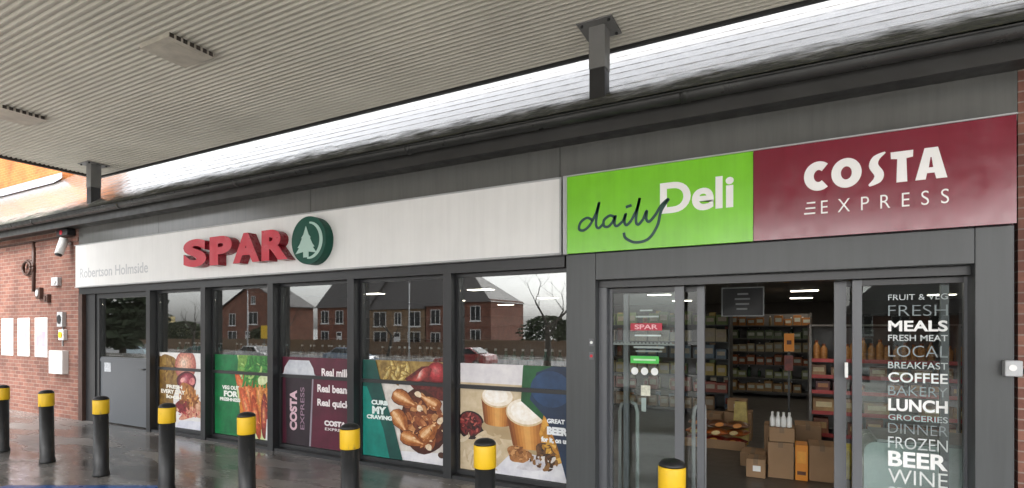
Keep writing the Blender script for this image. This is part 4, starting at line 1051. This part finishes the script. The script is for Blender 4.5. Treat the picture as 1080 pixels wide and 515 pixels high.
# ------------------------------------------------------------------ across the road (seen in the glass)
def house(label, x0, x1, yf, depth, zg, ze, zr, wins, hip=(0, 0), gable=False, wall='housebrick'):
    yb = yf-depth
    o = thing('brick_house', label, 'house', ((x0+x1)/2, yf-depth/2, zg))
    mb = MB(); mb.box(x0, x1, yb, yf, zg-.05, ze, M[wall])
    if gable:
        xm = (x0+x1)/2
        mb.add([(x0, yf, ze), (x1, yf, ze), (xm, yf, zr-.1), (x0, yb, ze), (x1, yb, ze), (xm, yb, zr-.1)], [(0, 1, 2), (5, 4, 3)], M[wall])
    elif hip == (0, 0):
        ym = (yf+yb)/2
        mb.add([(x0, yf, ze), (x0, ym, zr-.1), (x0, yb, ze), (x1, yf, ze), (x1, ym, zr-.1), (x1, yb, ze)], [(0, 1, 2), (5, 4, 3)], M[wall])
    mb.build('wall', o)
    mb = MB(); e = .35
    if gable:
        xm = (x0+x1)/2
        for sgn, xe in ((-1, x0-e), (1, x1+e)):
            zl = ze-e*(zr-ze)/((x1-x0)/2)
            mb.add([(xe, yf+.3, zl), (xm, yf+.3, zr), (xm, yb-.3, zr), (xe, yb-.3, zl), (xe, yf+.3, zl+.15), (xm, yf+.3, zr+.15), (xm, yb-.3, zr+.15), (xe, yb-.3, zl+.15)],
                   [(0, 1, 2, 3), (7, 6, 5, 4), (0, 4, 5, 1), (3, 2, 6, 7), (0, 3, 7, 4)], M['slate'])
    else:
        ym = (yf+yb)/2; zl = ze-e*(zr-ze)/(depth/2)
        a, b = x0-.2+hip[0], x1+.2-hip[1]
        v = [(x0-.2, yf+e, zl), (x1+.2, yf+e, zl), (b, ym, zr), (a, ym, zr), (x0-.2, yb-e, zl), (x1+.2, yb-e, zl)]
        mb.add(v, [(0, 1, 2, 3), (5, 4, 3, 2), (0, 3, 4), (1, 5, 2), (0, 4, 5, 1)], M['slate'])
    rf_ = mb.build('roof', o)
    mb = MB(); cxm = x0+1.2; cy = (yf+yb)/2+(0 if not gable else -2); mb.box(cxm, cxm+.9, cy-.4, cy+.4, (ze+zr)/2 if not hip[0] else ze+1, zr+1.1, M[wall])
    for q in (.2, .6): mb.lathe((cxm+q, cy, zr+1.1), [(.12, 0), (.1, .35)], M['slate'], 8)
    mb.build('chimney', rf_)
    for (wx, wz, ww, wh, kind) in wins:
        mb = MB()
        if kind == 'w':
            for aa, bb, cc, dd in ((wx, wx+ww, wz, wz+.08), (wx, wx+ww, wz+wh-.08, wz+wh), (wx, wx+.08, wz+.081, wz+wh-.081), (wx+ww-.08, wx+ww, wz+.081, wz+wh-.081), (wx+ww/2-.04, wx+ww/2+.04, wz+.081, wz+wh-.081)):
                mb.box(aa, bb, yf-.02, yf+.06, cc, dd, M['plasticwhite'])
            mb.box(wx-.1, wx+ww+.1, yf+.001, yf+.15, wz-.12, wz-.001, M['plasticwhite'])
            f = mb.build('window', o)
            mb = MB(); mb.box(wx+.081, wx+ww-.081, yf+.005, yf+.02, wz+.081, wz+wh-.081, M['houseglass']); mb.build('pane', f)
        else:
            mb.box(wx, wx+ww, yf+.001, yf+.06, wz, wz+wh, M['plasticwhite'] if kind == 'd' else M['brown']); mb.box(wx+.12, wx+ww-.12, yf+.061, yf+.07, wz+wh-.6, wz+wh-.12, M['houseglass']); mb.build('door', o)
    return o
HYf, G = -47.0, -1.2
def wset(x0, n, step, up=2.3, lo=-.4):
    r = []
    for k in range(n): r.append((x0+k*step, up, 1.5, 1.9, 'w')); r.append((x0+k*step, lo, 1.5, 1.6, 'w') if k % 2 == 0 else (x0+k*step+.2, G, 1.0, 2.3, 'd'))
    return r
house('hip roofed brick house at the right end of the terrace across the road', -42.6, -33.0, HYf, 9, G, 5.0, 9.3, wset(-41.8, 3, 2.9), (0, 6))
house('middle brick house of the terrace across the road', -52.4, -42.8, HYf, 9, G, 4.7, 9.3, [(-51.6, 2.0, 2.2, 2.0, 'w'), (-47.9, 2.2, 1.2, 1.7, 'w'), (-45.4, 2.0, 1.9, 2.0, 'w'), (-51.6, -.6, 2.4, 1.9, 'w'), (-48.0, G, 1.1, 2.4, 'd'), (-45.6, -.6, 2.1, 1.9, 'w')], wall='buffbrick')
house('left brick house of the terrace across the road', -62.2, -52.6, HYf, 9, G, 5.0, 9.9, wset(-61.4, 3, 2.9))
house('gable fronted brick house left of the terrace across the road', -84.5, -68.6, HYf, 5, G, 5.0, 8.9, [(-82.5, 2.1, 1.6, 2.0, 'w'), (-77.6, 2.3, 2.2, 2.0, 'w'), (-72.4, 2.1, 1.6, 2.0, 'w'), (-77.0, 5.6, 1.0, 1.3, 'w'), (-82.8, -.6, 2.2, 1.8, 'w'), (-78.4, G, 1.1, 2.4, 'd'), (-73.5, -.6, 2.6, 1.8, 'w')], gable=True)
house('brick house at the right of the road opposite the entrance', 5, 19, HYf-6, 9, G, 3.2, 7.0, wset(6, 4, 3, 1.0, -.9), (4, 4))
house('brick house furthest right across the road', 24, 38, HYf-4, 9, G, 4.0, 8.0, wset(25, 4, 3, 1.5, -.7), (4, 4))
house('low cream rendered building far left across the road', -112, -94, HYf-2, 8, G, 1.9, 3.1, [(-110+3*k, -.3, 1.4, 1.3, 'w') for k in range(5)], wall='render')
# bare trees
def bare_tree(label, x, y, zg, h, seed, spread=1.0):
    rnd = random.Random(seed)
    from mathutils import Vector
    o = thing('bare_tree', label, 'tree', (x, y, zg))
    tr, cr = MB(), MB()
    def grow(p, d, l, r, lev, mb):
        pts, rs = [p], [r]; q = p.copy(); dd = d.copy()
        for s in range(4):
            dd = (dd+Vector((rnd.uniform(-.18, .18), rnd.uniform(-.18, .18), rnd.uniform(-.02, .12)))).normalized()
            q = q+dd*l/4; pts.append(q.copy()); rs.append(r*(1-.12*(s+1)))
        mb.tube(pts, rs, M['bark'], 6 if lev < 2 else 4)
        if lev < 5:
            for k in range(3 if lev < 3 else 2):
                a = rnd.uniform(0, 2*pi); tilt = rnd.uniform(.45, .95)*spread
                u = dd.orthogonal().normalized(); v_ = dd.cross(u)
                nd = (dd*cos(tilt)+(u*cos(a)+v_*sin(a))*sin(tilt)).normalized()
                grow(pts[-1-(k % 2)], nd, l*rnd.uniform(.6, .82), rs[-1]*.68, lev+1, cr)
    grow(Vector((x, y, zg)), Vector((0, 0, 1)), h*.3, h*.028, 0, tr)
    tr.build('trunk', o); cr.build('crown', o)
bare_tree('large bare spreading tree beyond the forecourt right of the terrace', -14.5, -22.5, -1.2, 9.5, 5, 1.2)
bare_tree('bare tree in front of the gap between the houses', -50, -31, -1.2, 8.5, 31, 1.0)
bare_tree('bare tree in front of the middle of the terrace', -37, -33, -1.2, 7.5, 37, 1.1)
bare_tree('bare tree beside the left end of the road opposite', -72, -34, -1.2, 9, 8)
bare_tree('slender bare tree far left opposite the side door', -62, -14, -.9, 8, 12)
bare_tree('bare tree opposite the entrance in front of the houses', 3, -38, -1.2, 9, 15)
def leafy(name, label, cat, x, y, zg, h, r, mat, seed, cone, leaf=1.0):
    rnd = random.Random(seed); o = thing(name, label, cat, (x, y, zg))
    mb = MB(); mb.tube([(x, y, zg), (x+.05, y, zg+h*.5), (x, y, zg+h*.95)], [h*.03, h*.02, h*.004], M['bark'], 7); mb.build('trunk', o)
    mb = MB()
    for k in range(2600):
        t = rnd.random()**.8; rad = r*((1-t)**.8 if cone else math.sqrt(max(0, 1-(2*t-1)**2)))*(.55+.45*rnd.random())*(1+.2*sin(9*t*6))
        a = rnd.uniform(0, 2*pi); px, py, pz = x+rad*cos(a), y+rad*sin(a), zg+h*(.1+.9*t)
        s = rnd.uniform(.12, .3)*leaf; ax, ay, az = rnd.uniform(-1, 1)*s, rnd.uniform(-1, 1)*s, rnd.uniform(-.7, .7)*s; bx, by, bz = rnd.uniform(-1, 1)*s, rnd.uniform(-1, 1)*s, rnd.uniform(-.7, .7)*s
        mb.add([(px-ax, py-ay, pz-az), (px+bx, py+by, pz+bz), (px+ax, py+ay, pz+az), (px-bx, py-by, pz-bz)], [(0, 1, 2, 3)], mat)
    mb.build('crown', o)
leafy('conifer', 'dark cone shaped conifer far left across the road', 'tree', -102, -46, -1.2, 8.5, 3.2, M['needle'], 4, True)
leafy('tree', 'unseen broad leafy tree added left of the forecourt to shade the shop end', 'tree', -28.5, 2.5, 0, 10, 5, M['hedge'], 62, False, 2.0)  # out of view, added to block sky light on the left brick and sign
leafy('tree', 'leafy tree far left of the forecourt, seen darkly in the side door glass', 'tree', -47, -13, -.7, 8.5, 2.6, M['needle'], 63, False, 2.0)
for k, (x, r, lb) in enumerate(((-118, 4, 'rounded dark bush left of the conifer across the road'), (-91, 3.2, 'rounded dark bush between the conifer and the gable fronted house'), (-69.5, 2.4, 'rounded bush between the gable fronted house and the terrace'), (-24, 3, 'rounded bush at the right end of the terrace'))):
    leafy('bush', lb, 'bush', x, -44, -1.2, r*1.3, r, M['hedge'], 20+k, False)
# fence along the far side of the road
o = thing('timber_fence', 'long brown timber fence along the far side of the road', 'fence', (-40, -36, -1.2))
mb = MB()
for k in range(400): mb.box(-95+k*.25, -95+k*.25+.235, -36.02, -36, -1.2, .25+.03*sin(k*1.7), M['wood'])
mb.build('boards', o)
for k in range(34):
    mb = MB(); mb.box(-95+k*3, -94.9+k*3, -36.13, -36.021, -1.25, .4, M['wood']); mb.build('post', o)
# street lamps beyond the road
for x, lb in ((-57.5, 'tall pale street lamp in front of the gable fronted house'), (-33.5, 'tall pale street lamp in front of the terrace end')):
    o = thing('street_lamp', lb, 'street lamp', (x, -32, -1.2), 'street lamps across the road')
    mb = MB(); mb.tube([(x, -32, -1.2), (x, -32, -.2), (x, -32, 6.2)], [.11, .08, .05], M['plasticgrey'], 10); mb.build('column', o)
    mb = MB(); mb.tube([(x, -32, 6.2), (x, -31.7, 6.6), (x, -30.9, 6.75)], [.05, .045, .04], M['plasticgrey'], 8); mb.build('arm', o)
    mb = MB(); mb.box(x-.12, x+.12, -31.0, -30.3, 6.68, 6.8, M['plasticgrey']); mb.build('lamp_head', o, bevel=.03)
o = thing('yellow_sign', 'yellow board on two posts across the road', 'sign', (-56, -34, -1.2))
mb = MB(); mb.box(-57.6, -54.4, -33.96, -33.9, .4, 2.0, M['yellow']); mb.build('board', o)
for x in (-57.2, -54.9):
    mb = MB(); mb.box(x, x+.1, -34.08, -33.97, -1.25, 2.0, M['steel']); mb.build('post', o)
# parked cars
def car(label, x, y, zg, colr, face=1):
    o = thing('parked_car', label, 'car', (x, y, zg))
    paint = simple('car_paint', colr, .2, var=.04, coat=.6)
    prof = [(-2.05, .35), (-2.1, .62), (-1.95, .82), (-1.15, .93), (-.55, 1.38), (.75, 1.42), (1.45, 1.0), (2.0, .92), (2.1, .6), (2.05, .35)]
    mb = MB(); rings = []
    for yy_, sc_ in ((-.82, .94), (-.78, 1.0), (.78, 1.0), (.82, .94)):
        rings.append([(x+face*px*(.99 if abs(yy_) > .8 else 1), y+yy_*(1 if pz < .95 else .86), zg+.03+(pz-.35)*sc_+.0+.0+.30-.0) for px, pz in prof])
    mb.loft(rings, paint, False); mb.build('body', o, bevel=.03)
    mb = MB()
    for sd_ in (-1, 1):
        pts = [(-1.0, .98), (-.5, 1.32), (.7, 1.35), (1.3, 1.02)]
        mb.add([(x+face*px, y+sd_*(.83 if pz < 1 else .735), zg+.33-.35+pz) for px, pz in pts], [(0, 1, 2, 3)], M['houseglass'])
    for q in ([(-1.13, .97), (-.60, 1.36)], [(1.42, 1.04), (.80, 1.40)]):
        (ax, az), (bx, bz) = q
        s_ = -1 if ax < 0 else 1
        mb.add([(x+face*(ax+s_*.03), y-.62, zg-.0+az), (x+face*(ax+s_*.03), y+.62, zg+az), (x+face*(bx+s_*.03), y+.55, zg+bz), (x+face*(bx+s_*.03), y-.55, zg+bz)], [(0, 1, 2, 3)], M['houseglass'])
    mb.build('window_glass', o)
    for wx in (-1.3, 1.3):
        for sd_ in (-1, 1):
            mb = MB(); mb.tube([(x+face*wx, y+sd_*.86, zg+.31), (x+face*wx, y+sd_*.66, zg+.31)], .31, M['rubber'], 20, False); wl = mb.build('wheel', o)
            mb = MB(); mb.tube([(x+face*wx, y+sd_*.868, zg+.31), (x+face*wx, y+sd_*.861, zg+.31)], .19, M['plasticgrey'], 14, False); mb.build('rim', wl)
    for sd_ in (-1, 1):
        mb = MB(); mb.box(*sorted((x-face*2.12, x-face*2.0)), y+sd_*.55-.15, y+sd_*.55+.15, zg+.66, zg+.80, M['plasticwhite']); mb.build('headlight', o)
car('pale blue car parked opposite the side door', -53, -17.5, -1.2, (.40, .52, .58))
car('black car parked opposite the peach poster window', -46.5, -19, -1.2, (.02, .02, .022))
car('grey blue car parked opposite the chicken poster window', -30, -20.5, -1.2, (.12, .16, .22), -1)
car('silver car parked opposite the carrot poster window', -40, -20, -1.2, (.5, .5, .5), -1)
car('dark red car parked opposite the beer poster window', -20, -21, -1.2, (.25, .03, .03))
car('white car parked opposite the entrance', 2, -22, -1.2, (.7, .7, .7), -1)
